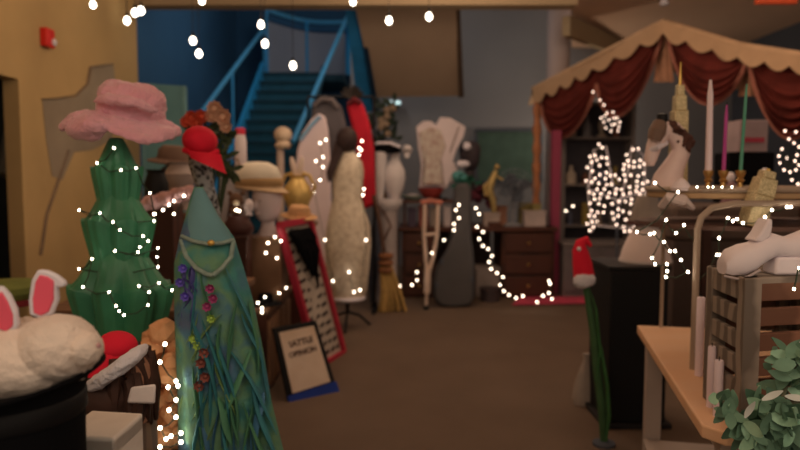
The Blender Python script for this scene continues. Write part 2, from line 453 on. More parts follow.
# rabbit
rb = thing('toy_rabbit', 'white plush rabbit with pink ears lying in the top hat', 'toy rabbit', hc)
M_rab = mat('rabbit_fur', (172,146,122), .95, .2, 14, bump=.35, bscale=260)
rbody = MB().ell(P(18,360,1.02), (.112,.085,.066), (0,.05,0), 28, 18, .008).ell(P(58,348,1.0), (.062,.058,.052), (0,.1,0), 24, 16, .008).ell(P(86,349,.985), (.025,.032,.026), nu=18, nv=12).build('body', M_rab, rb)
MB().ell(P(97,346,.98), (.006,.007,.005)).build('nose', mat('rabbit_nose', (120,82,74), .6), rb)
M_ear = mat('ear_pink', (196,70,78), .8, .1); M_earw = mat('ear_white', (190,170,158), .9, .1, 20)
def ear(poly_o, poly_i, Y):
    e = MB().prism([P(x,y,Y) for x,y in poly_o], (0,.012,0)).build('ear', M_earw, rb, bevel=.004)
    MB().prism([P(x,y,Y-.003) for x,y in poly_i], (0,.006,0)).build('ear_lining', M_ear, e, bevel=.002)
ear([(29,315),(28,300),(31,280),(37,270),(46,271),(55,275),(63,281),(65,286),(60,288),(56,287),(57,300),(51,315),(40,319)], [(33,313),(32,299),(35,282),(39,275),(47,277),(53,281),(53,300),(48,312),(40,316)], 1.0)
ear([(-8,330),(-12,305),(-8,288),(0,286),(8,295),(15,310),(17,326),(10,337),(0,336)], [(-5,328),(-8,306),(-4,294),(1,292),(7,302),(12,315),(12,326),(6,332)], .98)

def fuzz(o, strength, size, sub=1):
    tx = bpy.data.textures.new('fuzz', 'CLOUDS'); tx.noise_scale = size; tx.noise_depth = 3
    if sub:
        a = o.modifiers.new('sub', 'SUBSURF'); a.levels = a.render_levels = sub
    d = o.modifiers.new('fuzz', 'DISPLACE'); d.texture = tx; d.strength = strength; d.mid_level = .5; d.texture_coords = 'LOCAL'
fuzz(rbody, .006, .010, 2)
# white foam box
bx = thing('foam_box', 'white rectangular box beside the black top hat', 'box', (-.52,1.2,PT))
zt = P(110, 425, 1.2).z
fa_, fb_, fc_, fd_ = FL(114,440,zt), FL(143,415,zt), FL(92,412,zt), FL(58,437,zt)
dn = Vector((0,0,-(zt-PT)))
MB().hexa([p+dn for p in (fd_,fa_,fb_,fc_)]+[fd_,fa_,fb_,fc_]).build('box_body', mat('box_white', (160,140,120), .8, .18, 14), bx, smooth=False, bevel=.004)
MB().hexa([p+Vector((0,0,-.03)) for p in (fd_,fa_,fb_,fc_)]+[p+Vector((0,0,.004)) for p in (fd_,fa_,fb_,fc_)]).build('lid', mat('lid_white', (196,174,150), .8, .15, 14), bx, smooth=False, bevel=.004)

# santa head
bs = MB().box((-.86, 1.86, .5+.125), (.24,.22,.25))
tag(bs.build('storage_box', M_mwood, bevel=.005), 'brown box under the head in the red santa hat', 'box')
sh = thing('wig_bust', 'brown-haired dummy head with a white beard below the santa hat', 'dummy head', P(120, 418, 1.86))
hcn = P(122, 385, 1.86)
MB().ell(hcn+Vector((0,0,.0)), (.085,.1,.105)).lathe([(.07,.75-hcn.z),(.05,.80-hcn.z),(.05,-.04)], hcn, 16).build('head', mat('dummy_skin', (112,74,52), .7), sh)
hr = MB()
for i in range(60):
    a = random.uniform(-.3, PI+.3); r0 = random.uniform(.8, 1.05)
    p = hcn+Vector((-.03+.095*math.cos(a)*r0, .0+random.uniform(-.09,.1), .05+.06*math.sin(a)))
    e = hcn+Vector((-.05+.13*math.cos(a)*r0, random.uniform(-.1,.1), -.12+random.uniform(-.02,.05)))
    hr.tube([p, p.lerp(e,.5)+Vector((.015*math.cos(a),-.02,.01)), e], [.014,.018,.006], 6)
hr.ell(hcn+Vector((-.025,-.01,-.01)), (.105,.115,.105), nu=22, nv=14, noise=.03)
hr.build('hair', mat('brown_hair', (46,27,19), .7, .4, 20), sh)
MB().hexa([P(x,y,1.74+dy) for dy in (0,.09) for x,y in ((127,403),(155,404),(156,384),(131,387),)] ).build('beard', mat('beard_white', (158,138,122), .9, .15, 20), sh, bevel=.006)
hat = thing('santa_hat', 'red santa hat with white fur band on the brown-haired head', 'hat', P(115, 388, 1.82))
hp = [P(82,388,1.84), P(98,375,1.82), P(118,364,1.82), P(140,350,1.84)]
fuzz(MB().tube([P(84,391,1.80), P(92,386,1.75), P(106,377,1.72), P(122,366,1.72), P(137,354,1.74), P(147,346,1.79)], [.014,.02,.021,.022,.021,.015], 12).build('fur_band', M_fur, hat), .012, .02, 2)
MB().ell(P(107,364,1.85), (.092,.09,.065), (0,-.62,0), 26, 16).ell(P(117,346,1.84), (.055,.06,.042), (0,.1,0), 20, 12).build('hat_bag', M_red, hat)

# kraft paper with lights
kp = MB()
for i in range(40):
    px = random.uniform(150, 180); py = random.uniform(325, 455); 
    kp.ell(P(px, py, 2.24+random.uniform(-.05,.1)), (random.uniform(.03,.05), .04, random.uniform(.03,.055)), (random.random()*3, random.random()*3, 0), 7, 5, .15)
tag(kp.build('crumpled_paper', mat('kraft_paper', (150,100,62), .8, .3, 12), smooth=False), 'crumpled brown kraft paper heaped between the tree and the teal costume', 'paper')
light_string('string_lights', 'string of lights tangled in the brown kraft paper', [P(x,y,2.10) for x,y in ((165,344),(160,362),(176,381),(178,386),(168,387),(176,400),(169,410),(176,417),(160,428),(166,439),(171,436),(181,433),(181,442),(160,447))], .013, G_near)

# sculpted green tree
BX = thing('storage_box', 'dark crate under the green tree', 'crate', (P(118,340,2.62).x, 2.62, .5))
zt_ = P(118, 343, 2.6).z
MB().box((P(118,340,2.62).x, 2.62, (.5+zt_)/2), (.36,.34,zt_-.5)).build('crate_body', M_dwood, BX, bevel=.005)
TX = P(118,200,2.62)
tr_ = thing('display_tree', 'green draped cloth christmas tree with scalloped tiers', 'christmas tree', (TX.x, TX.y, zt_))
M_tree = mat('tree_green', (38,80,50), .45, rgb2=(26,60,38), scale=5, spec=.5)
def tier(y0, ysh, yb, r0, rs, rb, nf):
    z0, zsh, zb = (P(118,y,2.62).z for y in (y0, ysh, yb))
    rows = []; n = 96
    key = [(r0,z0,0),(r0+(rs-r0)*.35,z0+(zsh-z0)*.35,.1),(r0+(rs-r0)*.7,z0+(zsh-z0)*.85,.5),(r0+(rs-r0)*.92,zsh-.005,.9),(rs,zsh+.004,1.1),(rs*.99,zsh-.012,1.1),(rb+(rs-rb)*.75,zsh+(zb-zsh)*.3,1),(rb+(rs-rb)*.4,zsh+(zb-zsh)*.6,.9),(rb+(rs-rb)*.1,zsh+(zb-zsh)*.85,.8),(rb*.85,zb,.8),(rb*.6,zb+.004,.7)]
    for r, z, a in key:
        row = []
        for j in range(n+1):
            t = 2*PI*j/n; fo = abs(math.cos(nf*t/2))**.6
            rr = r*(1+a*(.10-.34*(1-fo))+.03*math.cos(4*nf*t+.5)*a)
            row.append(Vector((TX.x+rr*math.cos(t), TX.y+rr*math.sin(t)*.8, z+(.03 if r > .8*rs else -.02)*(fo-.5)*a)))
        rows.append(row)
    return MB().sheet(rows, (0,0,-.006))
tier(137, 170, 216, m(6,2.6), m(24,2.6), m(17,2.6), 6).build('tier', M_tree, tr_, sub=1)
tier(188, 222, 272, m(14,2.6), m(34,2.6), m(24,2.6), 6).build('tier', M_tree, tr_, sub=1)
tier(244, 288, 340, m(20,2.6), m(50,2.6), m(38,2.6), 8).build('tier', M_tree, tr_, sub=1)
MB().lathe([(.06,0),(.05,P(118,200,2.62).z-zt_),(.02,P(118,138,2.62).z-zt_)], (TX.x,TX.y,zt_), 16).build('trunk', mat('tree_core', (30,62,40), .7), tr_)
def front(x, y, Y=2.62):
    rpx = (6+22*max(0,min(1,(y-137)/35)) if y < 214 else (38 if y < 262 else 40+16*min(1,(y-262)/25)))
    dx = min(1, abs(x-118)/max(rpx,1)); return P(x, y, Y-.8*m(rpx, 2.6)*math.sqrt(max(0,1-dx*dx))-.035)
tp = [(114,148),(97,163),(121,170),(136,168),(150,193),(155,214),(154,221),(79,210),(100,213),(113,222),(120,230),(143,236),(148,241),(140,247),(138,252),(115,251),(158,248),(157,257),(158,267),(79,269),(92,259),(83,287),(109,292),(116,306),(119,311),(124,315),(148,305),(149,292),(139,286),(159,283),(172,290)]
light_string('string_lights', 'string of lights wound down the green christmas tree', [front(x,y) for x,y in tp], .0085, G_near, sag=.03)

# pink fuzzy hat
pk = thing('floppy_hat', 'fuzzy pink wide-brimmed hat tipped on top of the green tree', 'hat', P(120, 137, 2.6))
M_pink = mat('pink_felt', (222,156,150), .95, rgb2=(206,134,130), scale=9, bump=.5, bscale=80, sheen=.5)
hc2 = P(122, 128, 2.6); g = []
rx = m(57, 2.6)
for i in range(9):
    u = i/8; row = []
    for j in range(57):
        t = 2*PI*j/56; r = .42+.58*u; x = rx*r*math.cos(t); y = .19*r*math.sin(t)
        z = .02*(1-u)
        if x < 0: z += -.0*u + .035*math.sin(PI*u)*(-math.cos(t))
        else: z += -.05*u**2*math.cos(t)
        z += .018*math.sin(3*t+1)*u - .035*u*max(0, -math.sin(t))*.8
        row.append(hc2+Vector((x, y, z)))
    g.append(row)
fuzz(MB().sheet(g, (0,0,.03)).build('brim', M_pink, pk), .035, .05, 2)
q = [(m(27,2.6),0),(m(31,2.6),.03),(m(33,2.6),.08),(m(33,2.6),.12),(m(29,2.6),.155),(m(18,2.6),.175),(m(4,2.6),.168)]
fuzz(MB().lathe(q, hc2+Vector((.03,.0,0)), 36, 1, .85, fold=.03, nf=3, tilt=(.05,.14,0)).build('crown', M_pink, pk), .035, .05, 2)
fuzz(MB().tube([P(92,102,2.49), P(108,98,2.45), P(126,101,2.44), P(146,108,2.46), P(158,112,2.5)], [.012,.02,.022,.018,.01], 10).build('crown_fold', M_pink, pk), .035, .05, 2)
fuzz(MB().tube([P(73,130,2.55), P(81,128,2.47), P(94,127,2.43), P(106,128,2.42)], [.03,.055,.05,.02], 12).build('rolled_edge', M_pink, pk), .035, .05, 2)

# ================================================================ teal costume on stand
CY = 2.2
CXp = 226
co = thing('costume_gown', 'tall teal gown covered in seaweed leaves and flowers', 'costume', FL(228, 560))
co.location = (P(228,300,CY).x, CY, 0); OFF[co.name]['off'] = Vector(co.location)
edge = [(187,194,203),(200,190,210),(215,186,218),(238,180,234),(262,176,241),(300,176,252),(350,178,262),(400,180,270),(450,181,282),(560,182,300),(614,182,306)]
rows = []
for (y, xa, xb) in edge:
    A, B = P(xa,y,CY), P(xb,y,CY); c_ = (A+B)/2; rx_ = (B.x-A.x)/2; row = []
    z = max(.0, c_.z)
    for j in range(41):
        t = 2*PI*j/40
        fo = 1+ (0.03*math.cos(11*t) if y > 250 else 0)
        row.append(Vector((c_.x+rx_*math.cos(t)*fo, CY+min(rx_*.72,.14)*math.sin(t)*fo, z)))
    rows.append(row)
gown = MB()
n = 41
# closed solid from rings
vs = [p for r in rows for p in r[:-1]]; fs = []; nn = 40
for i in range(len(rows)-1):
    for j in range(nn): fs.append((i*nn+j, i*nn+(j+1) % nn, (i+1)*nn+(j+1) % nn, (i+1)*nn+j))
fs.append(tuple(range(nn))); fs.append(tuple(range((len(rows)-1)*nn, len(rows)*nn))[::-1])
gown.add(vs, fs).build('gown_body', patch_mat('gown_dye', [(44,72,72),(40,78,66),(62,82,54),(42,66,72),(52,56,66)], 6), co)
def gfront(x, y, out=.012):
    for (ya, a0, b0), (yb, a1, b1) in zip(edge, edge[1:]):
        if ya <= y <= yb:
            t = (y-ya)/(yb-ya); xa = a0+(a1-a0)*t; xb = b0+(b1-b0)*t; break
    else: xa, xb = edge[-1][1:]
    c_ = (xa+xb)/2; h = (xb-xa)/2; x = max(xa+1.5, min(xb-1.5, x)); d = max(-1, min(1, (x-c_)/h)); rx_ = m(h, CY)
    return P(x, y, CY-min(rx_*.72,.14)*math.sqrt(max(0,1-d*d))-out)
# upper bodice cap
bod = MB(); rr = []
for y, xa, xb in ((188,195,203),(200,190,210),(214,187,218),(228,184,226),(243,181,236)):
    rr.append([gfront(xa+(xb-xa)*j/12, y, .008) for j in range(13)])
bod.sheet(rr, (0,.01,0)).build('bodice', mat('bodice_grey_teal', (66,86,80), .85, .15, 6), co)
lace = MB()
for pth in ([(180,236),(193,241),(208,244),(222,243),(235,240)], [(181,240),(186,256),(196,268),(206,274),(213,275)], [(235,241),(231,257),(222,268),(213,275)]):
    lace.tube([gfront(x,y,.016) for x,y in pth], .008, 8, flat=.8)
lace.build('lace_trim', mat('lace_green', (92,96,80), .9, .3, 40, bump=.5), co)
MB().ell(gfront(211,243,.022), (.012,.008,.010)).build('brooch', M_gold, co)
def strands(cols, n, xr, yr, L, Wd, name, seed, lean=0.1):
    rnd = random.Random(seed); b = MB()
    for i in range(n):
        x = rnd.uniform(*xr); y = rnd.uniform(*yr); dx = rnd.gauss(lean, .25); ln = rnd.uniform(*L)
        k = 7; cp = []
        wob = rnd.uniform(-4,4); ph = rnd.random()*6
        for q in range(k):
            t = q/(k-1); yy = min(555, y+ln*t); xx = x+dx*ln*t+wob*math.sin(ph+t*5)
            cp.append(gfront(xx, yy, .004+.006*math.sin(PI*t)))
        w = rnd.uniform(*Wd)
        b.tube(cp, [w*math.sin(PI*(.08+.88*q/(k-1))) for q in range(k)], 6, flat=.35)
    return b.build(name, mat('strand_'+name+str(seed), cols[0], .6, rgb2=cols[1], scale=9), co)
strands([(42,84,80),(36,68,68)], 20, (190,262), (262,470), (50,110), (.012,.026), 'seaweed_fronds', 1, .12)
strands([(58,88,56),(46,74,52)], 20, (188,258), (265,450), (40,90), (.010,.022), 'seaweed_fronds', 2, .1)
strands([(92,102,54),(72,84,46)], 16, (186,225), (300,440), (40,80), (.006,.012), 'seaweed_fronds', 3, -.15)
strands([(40,66,78),(34,56,66)], 16, (182,270), (380,500), (50,90), (.008,.016), 'seaweed_fronds', 4, .05)
strands([(58,50,84),(40,36,62)], 9, (178,196), (258,300), (20,45), (.008,.014), 'seaweed_fronds', 5, 0)
def blossom(name, pts, col, r):
    b = MB()
    for x, y in pts:
        c_ = gfront(x, y, .02)
        for k in range(7):
            a = 2*PI*k/7; b.leaf(c_, (math.cos(a), -.6, math.sin(a)), (0,-1,0), r, r*.6, .3)
        b.ell(c_+Vector((0,-.008,0)), (r*.3,r*.3,r*.3), nu=8, nv=6)
    b.build('flower_cluster', mat(name, col, .7, .3, 20), co)
blossom('magenta_petal', [(211,288),(214,298),(208,306)], (112,40,66), .022)
blossom('rust_petal', [(202,362),(206,376),(200,385),(205,352)], (96,50,38), .024)
blossom('violet_petal', [(184,268),(181,282),(186,296)], (74,58,112), .022)
blossom('lime_petal', [(194,338),(212,318),(198,345)], (112,124,50), .02)

# sequin hat stand behind with red cap
hs = thing('hat_stand', 'slim black and silver speckled dress form holding up the red cap', 'hat stand', P(208, 400, 3.0))
M_seq = mat('sequin_dark', (104,96,86), .4, rgb2=(22,16,14), scale=55, kind='voronoi')
z0 = .0; hs.location.z = 0; OFF[hs.name]['off'] = Vector(hs.location)
MB().tube([P(216,250,3.0), P(211,215,3.0), P(205,185,3.0), P(200,165,3.0), P(199,150,3.0)], [.05,.045,.04,.05,.05], 14).build('sleeve_column', M_seq, hs)
MB().tube([P(216,250,3.0), Vector((P(216,250,3.0).x,3.0,.03))], .02).lathe([(.09,0),(.09,.02),(.03,.04)], (P(216,250,3.0).x,3.0,0), 24).build('pole', M_black, hs)
rc = thing('baseball_cap', 'bright red cap with its bill pointing down, on a speckled stand', 'cap', P(203, 165, 2.95))
MB().ell(P(200,141,2.95), (m(17,2.95), .085, m(15,2.95)), (0,.2,0), 24, 14).build('crown', M_red, rc)
g = []
for i in range(5):
    u = i/4; row = []
    for j in range(9):
        v = j/8; xx = 187+(33)*v+ (3+2*v)*u*1.2; yy = 150+4*v + u*(8+12*v)
        row.append(P(xx, yy, 2.86-.06*u*math.sin(PI*v)-.02*u))
    g.append(row)
MB().sheet(g, (0,.008,0)).build('bill', M_red, rc)
MB().tube([P(184,150,2.9), P(195,155,2.865), P(208,156,2.865), P(218,151,2.9)], .012, 8).build('sweatband', M_red, rc)

# flower vase
fv = thing('flower_vase', 'dark vase of orange and cream artificial flowers', 'flowers', P(216, 215, 3.6))
zz = .8; fx = P(212,165,3.6).x
MB().lathe([(.04,0),(.055,.05),(.05,.15),(.03,.25),(.035,.34),(.03,.36)], (fx,3.6,.80), 18).build('vase', M_dwood, fv)
st_ = MB(); lf = MB()
for px, py in ((195,117),(205,122),(213,110),(222,118),(229,126),(226,150),(222,140),(230,160)):
    st_.tube([(fx,3.6,1.1), (fx+(P(px,py,3.6).x-fx)*.4, 3.6, 1.25), P(px,py,3.6)], .006, 6)
    for k in range(9): lf.leaf(P(px+random.uniform(-3,3),py+random.uniform(5,20),3.6), (random.uniform(-1,1),random.uniform(-1,.3),random.uniform(-.8,.6)), (0,-1,.3), .07, .03, .2)
st_.build('stems', mat('stem_green', (40,46,28), .8), fv); lf.build('foliage', mat('dark_leaf', (44,48,28), .8), fv)
def rose(c_, r, mt):
    b = MB()
    for ring, (k, rr, up) in enumerate(((5,.35,.9),(7,.65,.5),(9,1.0,.1))):
        for i in range(k):
            a = 2*PI*i/k+ring*.4
            b.leaf(c_, (math.cos(a), -.5-up, math.sin(a)), (0,-1,0), r*(.7+.3*ring/2), r*.8, .25)
    b.ell(c_, (r*.55,r*.55,r*.55), nu=10, nv=8)
    return b.build('flower', mt, fv)
M_or = mat('orange_petal', (164,64,40), .8, .25, 15); M_cr = mat('cream_petal', (190,142,108), .8, .2, 15)
for x, y, r, mt in ((193,118,.05,M_or),(203,117,.05,M_or),(198,123,.05,M_or),(187,122,.04,M_or),(216,109,.055,M_cr),(224,117,.06,M_cr),(213,116,.05,M_cr),(227,127,.045,M_cr)):
    rose(P(x,y,3.55), r, mt)

# ================================================================ LEFT MID TABLE with curios
TZ = .80
ct = thing('long_counter', 'low brown panelled counter crowded with hats and heads', 'counter', (-1.65, 4.3, 0))
MB().prism([(-.95,3.2,TZ-.04),(-.95,4.3,TZ-.04),(-1.36,4.3,TZ-.04),(-1.36,5.3,TZ-.04),(-1.78,5.3,TZ-.04),(-1.78,3.2,TZ-.04)], (0,0,.04)).build('countertop', M_mwood, ct, smooth=False, bevel=.006)
MB().prism([(-.98,3.23,0),(-.98,4.27,0),(-1.39,4.27,0),(-1.39,5.27,0),(-1.75,5.27,0),(-1.75,3.23,0)], (0,0,TZ-.041)).build('counter_body', M_dwood, ct, smooth=False)
for k in range(3): MB().box((-.975, 3.42+.32*k, .38), (.02,.26,.6)).build('side_panel', M_mwood, ct, bevel=.008)
sx_ = P(8,285,3.3).x; sz_ = P(8,293,3.3).z
bs_ = thing('bar_stool', 'stool with a yellow-green cushion behind the plush rabbit', 'stool', (sx_,3.3,0))
MB().lathe([(.01,sz_-.02),(.15,sz_-.02),(.17,sz_+.01),(.165,sz_+.04),(.12,sz_+.06),(.01,sz_+.065)], (sx_,3.3,0), 28).build('cushion', mat('cushion_lime', (82,80,34), .85, .25, 8), bs_)
MB().lathe([(.15,sz_-.055),(.165,sz_-.05),(.165,sz_-.025),(.15,sz_-.021)], (sx_,3.3,0), 28).build('seat_rim', mat('rim_red', (92,26,26), .6), bs_)
for k in range(4):
    a = PI/4+k*PI/2; MB().tube([(sx_+.11*math.cos(a),3.3+.11*math.sin(a),sz_-.05),(sx_+.17*math.cos(a),3.3+.17*math.sin(a),0)], .014).build('leg', M_dwood, bs_)
CZ = .585
lc = thing('low_chest', 'low brown chest lit along its edge, behind the two leaning signs', 'chest', (-1.11, 4.8, 0))
MB().box((-1.11, 4.8, CZ-.02), (.48, .94, .04)).build('chest_top', M_mwood, lc, bevel=.006)
MB().box((-1.115, 4.8, (CZ-.04)/2), (.45, .9, CZ-.041)).build('chest_body', M_dwood, lc, smooth=False)
for k in range(4): MB().box((-.885, 4.46+.225*k, .27), (.02,.19,.44)).build('side_panel', M_mwood, lc, bevel=.006)
def onfl(px, Y, z): return Vector((P(px, 200, Y).x, Y, z))
light_string('string_lights', 'row of lights along the edge of the low brown chest', [P(x,y,Y) for x,y,Y in ((258,303,4.3),(265,297,4.42),(279,293,4.6),(286,288,4.8),(262,308,4.3),(262,312,4.28))], .013, G_near)
# wooden boxes on the counter
def crate(name, label, x0, x1, y0, y1, Y, mt, zb=TZ, d=.25, lidmt=None, cat='box'):
    A, B = P(x0,y0,Y), P(x1,y0,Y); zt = A.z
    r = thing(name, label, cat, ((A.x+B.x)/2, Y+d/2, zb))
    MB().box(((A.x+B.x)/2, Y+d/2, (zb+zt-.03)/2), (B.x-A.x, d, zt-.03-zb)).build('box_body', mt, r, bevel=.005)
    MB().box(((A.x+B.x)/2, Y+d/2, zt-.0151), (B.x-A.x+.015, d+.015, .03)).build('lid', lidmt or mt, r, bevel=.004)
    return zt
M_amber = mat('amber_box', (82,54,34), .7, .25, 8)
z1 = crate('wooden_box', 'amber wooden box under the white display head', 246, 280, 238, 290, 4.62, M_amber, zb=CZ, d=.34)
hat2 = thing('small_black_hat', 'little black hat in front of the amber box', 'hat', onfl(264,4.48,CZ))
MB().lathe([(.09,0),(.09,.012),(.055,.018),(.05,.06),(.045,.075),(.01,.08)], onfl(264,4.48,CZ), 20).build('crown', M_blackfab, hat2)
MB().lathe([(.1,0),(.115,.006),(.1,.012)], onfl(264,4.48,CZ), 24).build('brim', M_blackfab, hat2)
light_string('string_lights', 'short string of lights across the front of the amber box', [P(x,y,4.58) for x,y in ((249,237),(275,237),(281,241),(268,243),(266,253),(277,258))], .014, G_near)
light_string('string_lights', 'two lights beside the brown bag on the counter', [P(236,210,4.42),(P(239,211,4.42))], .014, G_near)

def bust(name, label, px, ytop, ychin, ybase, Y, mt, zb=None, sc=1.0, face=-.6):
    top, ch, ba = P(px,ytop,Y), P(px,ychin,Y), P(px,ybase,Y)
    r = thing(name, label, 'dummy head', (top.x, Y, ba.z)); hh = top.z-ch.z; c_ = Vector((top.x, Y, (top.z+ch.z)/2))
    b = MB()
    prof = [(.02,-.5),(.20,-.46),(.28,-.36),(.33,-.2),(.36,0),(.38,.18),(.36,.32),(.27,.43),(.14,.49),(.01,.5)]
    b.lathe([(q*hh,z*hh) for q, z in prof], c_, 22, 1, 1.12)
    b.lathe([(.19*hh+.02,ba.z-c_.z),(.19*hh+.025,ba.z-c_.z+.02),(.17*hh,-.6*hh),(.17*hh,-.3*hh)], c_+Vector((0,.02,0)), 18)
    d = Vector((math.sin(face), -math.cos(face), 0))
    b.ell(c_+d*.40*hh+Vector((0,0,-.05*hh)), (.05*hh,.06*hh,.11*hh), (0,0,face), 10, 8)
    b.ell(c_+d*.35*hh+Vector((0,0,-.27*hh)), (.09*hh,.05*hh,.03*hh), (0,0,face), 10, 6)
    b.build('head', mt, r); 
    e = MB(); s_ = Vector((math.cos(face), math.sin(face), 0))
    for sg in (-1,1): e.ell(c_+d*.36*hh+s_*sg*.13*hh+Vector((0,0,.05*hh)), (.045*hh,.03*hh,.025*hh), nu=8, nv=6)
    e.build('eye', mat('eye_shadow', (70,56,50), .7), r)
    return r, c_, hh
M_foam = mat('foam_white', (168,144,130), .8, .08, 6)
b1, c1, h1 = bust('display_bust', 'white foam display head wearing the cream brimmed hat', 267, 183, 222, 238, 4.8, M_foam)
h3 = thing('brimmed_hat', 'cream wide hat with a tan band on the white foam head', 'hat', c1)
pA = P(262,190,4.8)
MB().lathe([(.06,-.01),(.176,-.037),(.19,-.025),(.136,.012),(.12,.037)], pA+Vector((0,0,.03)), 32, 1.05, .8, tilt=(0,.12,0)).build('brim', mat('straw_brim', (146,114,80), .9, .3, 12), h3)
MB().lathe([(.165,0),(.171,.068),(.143,.136),(.077,.171),(.01,.176)], pA+Vector((-.03,0,.03)), 28, 1, .8).build('crown', mat('cream_felt', (158,138,112), .9, .15, 9), h3)
MB().lathe([(.17,0),(.179,.012),(.179,.043),(.17,.056)], pA+Vector((-.02,0,.03)), 28, 1, .8).build('band', mat('tan_band', (126,92,56), .8), h3)
# grey paper bag
pg = thing('paper_bag', 'pale grey paper bag behind the cream hat', 'bag', onfl(232,4.9,CZ))
A, B = P(219,166,4.79), P(248,168,4.79)
MB().hexa([(A.x+.01,4.72,CZ),(B.x-.01,4.72,CZ),(B.x-.01,4.86,CZ),(A.x+.01,4.86,CZ),(A.x,4.76,A.z),(B.x,4.76,B.z),(B.x,4.82,B.z),(A.x,4.82,A.z)]).build('bag_body', mat('grey_paper', (122,108,98), .85, .15, 5), pg, bevel=.008)
MB().tube([(A.x+.05,4.79,A.z-.01),(A.x+.07,4.79,A.z+.06),(B.x-.07,4.79,B.z+.06),(B.x-.05,4.79,B.z-.01)], .006).build('handle', M_mwood, pg)
# brown handbag with teddy
zhb = crate('storage_box', 'dark box under the brown leather bag', 226, 246, 236, 0, 4.42, M_dwood, zb=CZ, d=.17)
hx = P(238,225,4.5).x
hb = thing('leather_handbag', 'dark brown leather bag left of the white foam head', 'bag', (hx,4.5,zhb))
hz_ = P(240,222,4.5).z-zhb
MB().lathe([(.085,0),(.105,.02),(.11,hz_*.6),(.09,hz_),(.06,hz_+.04),(.03,hz_+.045)], (hx,4.5,zhb), 22, 1, .62).build('bag_body', mat('brown_leather', (50,26,20), .45, .25, 9), hb)
MB().tube([P(228,218,4.5), P(230,203,4.5), P(246,203,4.5), P(249,218,4.5)], .009).build('handle', mat('brown_leather2', (44,24,18), .5), hb)
td = thing('teddy_bear', 'small brown teddy bear peeking out above the brown leather bag', 'toy bear', P(236,212,4.5))
MB().ell(P(236,200,4.5), (.05,.045,.05)).ell(P(230,193,4.5), (.018,.014,.018)).ell(P(243,193,4.5), (.018,.014,.018)).ell(P(236,210,4.5), (.05,.04,.04)).build('body', mat('teddy_plush', (72,48,32), .95, .3, 30), td)
MB().ell(P(236,203,4.45), (.022,.017,.017)).build('muzzle', M_cream, td)
kn = thing('shell_ornament', 'small round pale ornament beside the foam head', 'ornament', P(249,214,4.5))
MB().ell(P(249,206,4.5), (.032,.032,.048), nu=14, nv=10).lathe([(.02,-.065),(.024,-.06),(.012,-.04)], P(249,206,4.5), 12).build('shell', M_foam, kn)

# white bottle red cap, finial
bz_=0
bt = thing('white_bottle', 'white bottle with a red cap in front of the stairs', 'bottle', P(241,168,5.1))
bz = P(241,168,5.1)
MB().lathe([(.042,0),(.045,.01),(.045,.20),(.038,.24),(.034,.26)], bz, 20).build('bottle_body', M_foam, bt)
MB().lathe([(.037,.255),(.037,.30),(.03,.305)], bz, 18).build('cap', mat('cap_red', (150,34,44), .5), bt)
shelf_z = bz.z
sb = thing('display_stand', 'narrow wooden riser holding the white bottle', 'stand', (bz.x, 5.1, CZ))
MB().box((bz.x,5.1,(CZ+shelf_z)/2), (.10,.10,shelf_z-CZ-.03)).build('stand_post', M_dwood, sb, bevel=.004)
MB().box((bz.x,5.1,shelf_z-.015), (.14,.13,.03)).build('stand_top', M_mwood, sb, bevel=.004)
fn = thing('finial_post', 'pale post with a round knob at the foot of the stairs', 'post', FL(281, 318))
fn.location = (P(281,200,7.0).x, 7.0, 0); OFF[fn.name]['off'] = Vector(fn.location)
MB().lathe([(.05,0),(.04,.05),(.038,P(281,146,7).z)], fn.location, 16).build('shaft', mat('pale_post', (138,112,92), .6), fn)
MB().ell(P(283,135,7.0), (.095,.095,.09), nu=20, nv=12).lathe([(.07,-.14),(.09,-.11),(.06,-.06)], P(283,135,7.0), 18).build('knob', mat('straw_knob', (148,120,92), .8, .3, 9), fn)

# pale rounded board and gowns in front of stair
wb = thing('surfboard', 'tall pale rounded board leaning before the stair rail', 'board', FL(312,330))
wb.location = (P(312,200,6.9).x, 6.9, 0); OFF[wb.name]['off'] = Vector(wb.location)
pp = [(295,200),(295,170),(297,150),(302,132),(310,120),(318,113),(325,116),(328,130),(330,160),(331,200)]
pts = [P(x,y,6.9) for x,y in pp]; pts = [Vector((pts[0].x,6.9,0))]+pts+[Vector((pts[-1].x,6.9,0))]
MB().prism(pts, (0,.06,0)).build('board_face', mat('pale_board', (158,132,120), .8, .08, 3), wb, smooth=False, bevel=.02)
MB().tube([P(300,140,6.88), P(312,124,6.88), P(320,116,6.88)], .02).build('edge_strip', mat('pale_blue_edge', (104,124,132), .6), wb)
# gold vase with rabbit-like handles
gv = thing('gold_vase', 'golden two-handled urn beside the pale board', 'vase', P(298,222,5.65))
gz = P(298,222,5.65)
MB().lathe([(.06,0),(.07,.02),(.03,.05),(.08,.10),(.115,.2),(.11,.3),(.06,.37),(.07,.4)], gz, 24).build('urn_body', mat('urn_gold', (150,116,62), .45, .25, 12, metal=.4), gv)
for sg in (-1, 1):
    MB().tube([gz+Vector((sg*.10,0,.2)), gz+Vector((sg*.15,0,.3)), gz+Vector((sg*.10,0,.40)), gz+Vector((sg*.04,0,.42))], .016, 8).build('handle', mat('urn_gold2', (140,108,60), .45, metal=.4), gv)
MB().ell(gz+Vector((-.03,-.02,.47)), (.025,.02,.09), (0,-.2,0)).ell(gz+Vector((.03,-.02,.47)), (.025,.02,.09), (0,.2,0)).build('plume', mat('plume_pale', (152,126,104), .9), gv)
up = thing('pedestal_stand', 'dark pedestal under the golden urn', 'pedestal', (gz.x,5.7,0))
MB().box((gz.x,5.7,gz.z/2-.02), (.2,.26,gz.z-.04)).build('pedestal_body', M_dwood, up, bevel=.005)
MB().box((gz.x,5.68,gz.z-.02), (.3,.34,.04)).build('pedestal_top', M_mwood, up, bevel=.005)
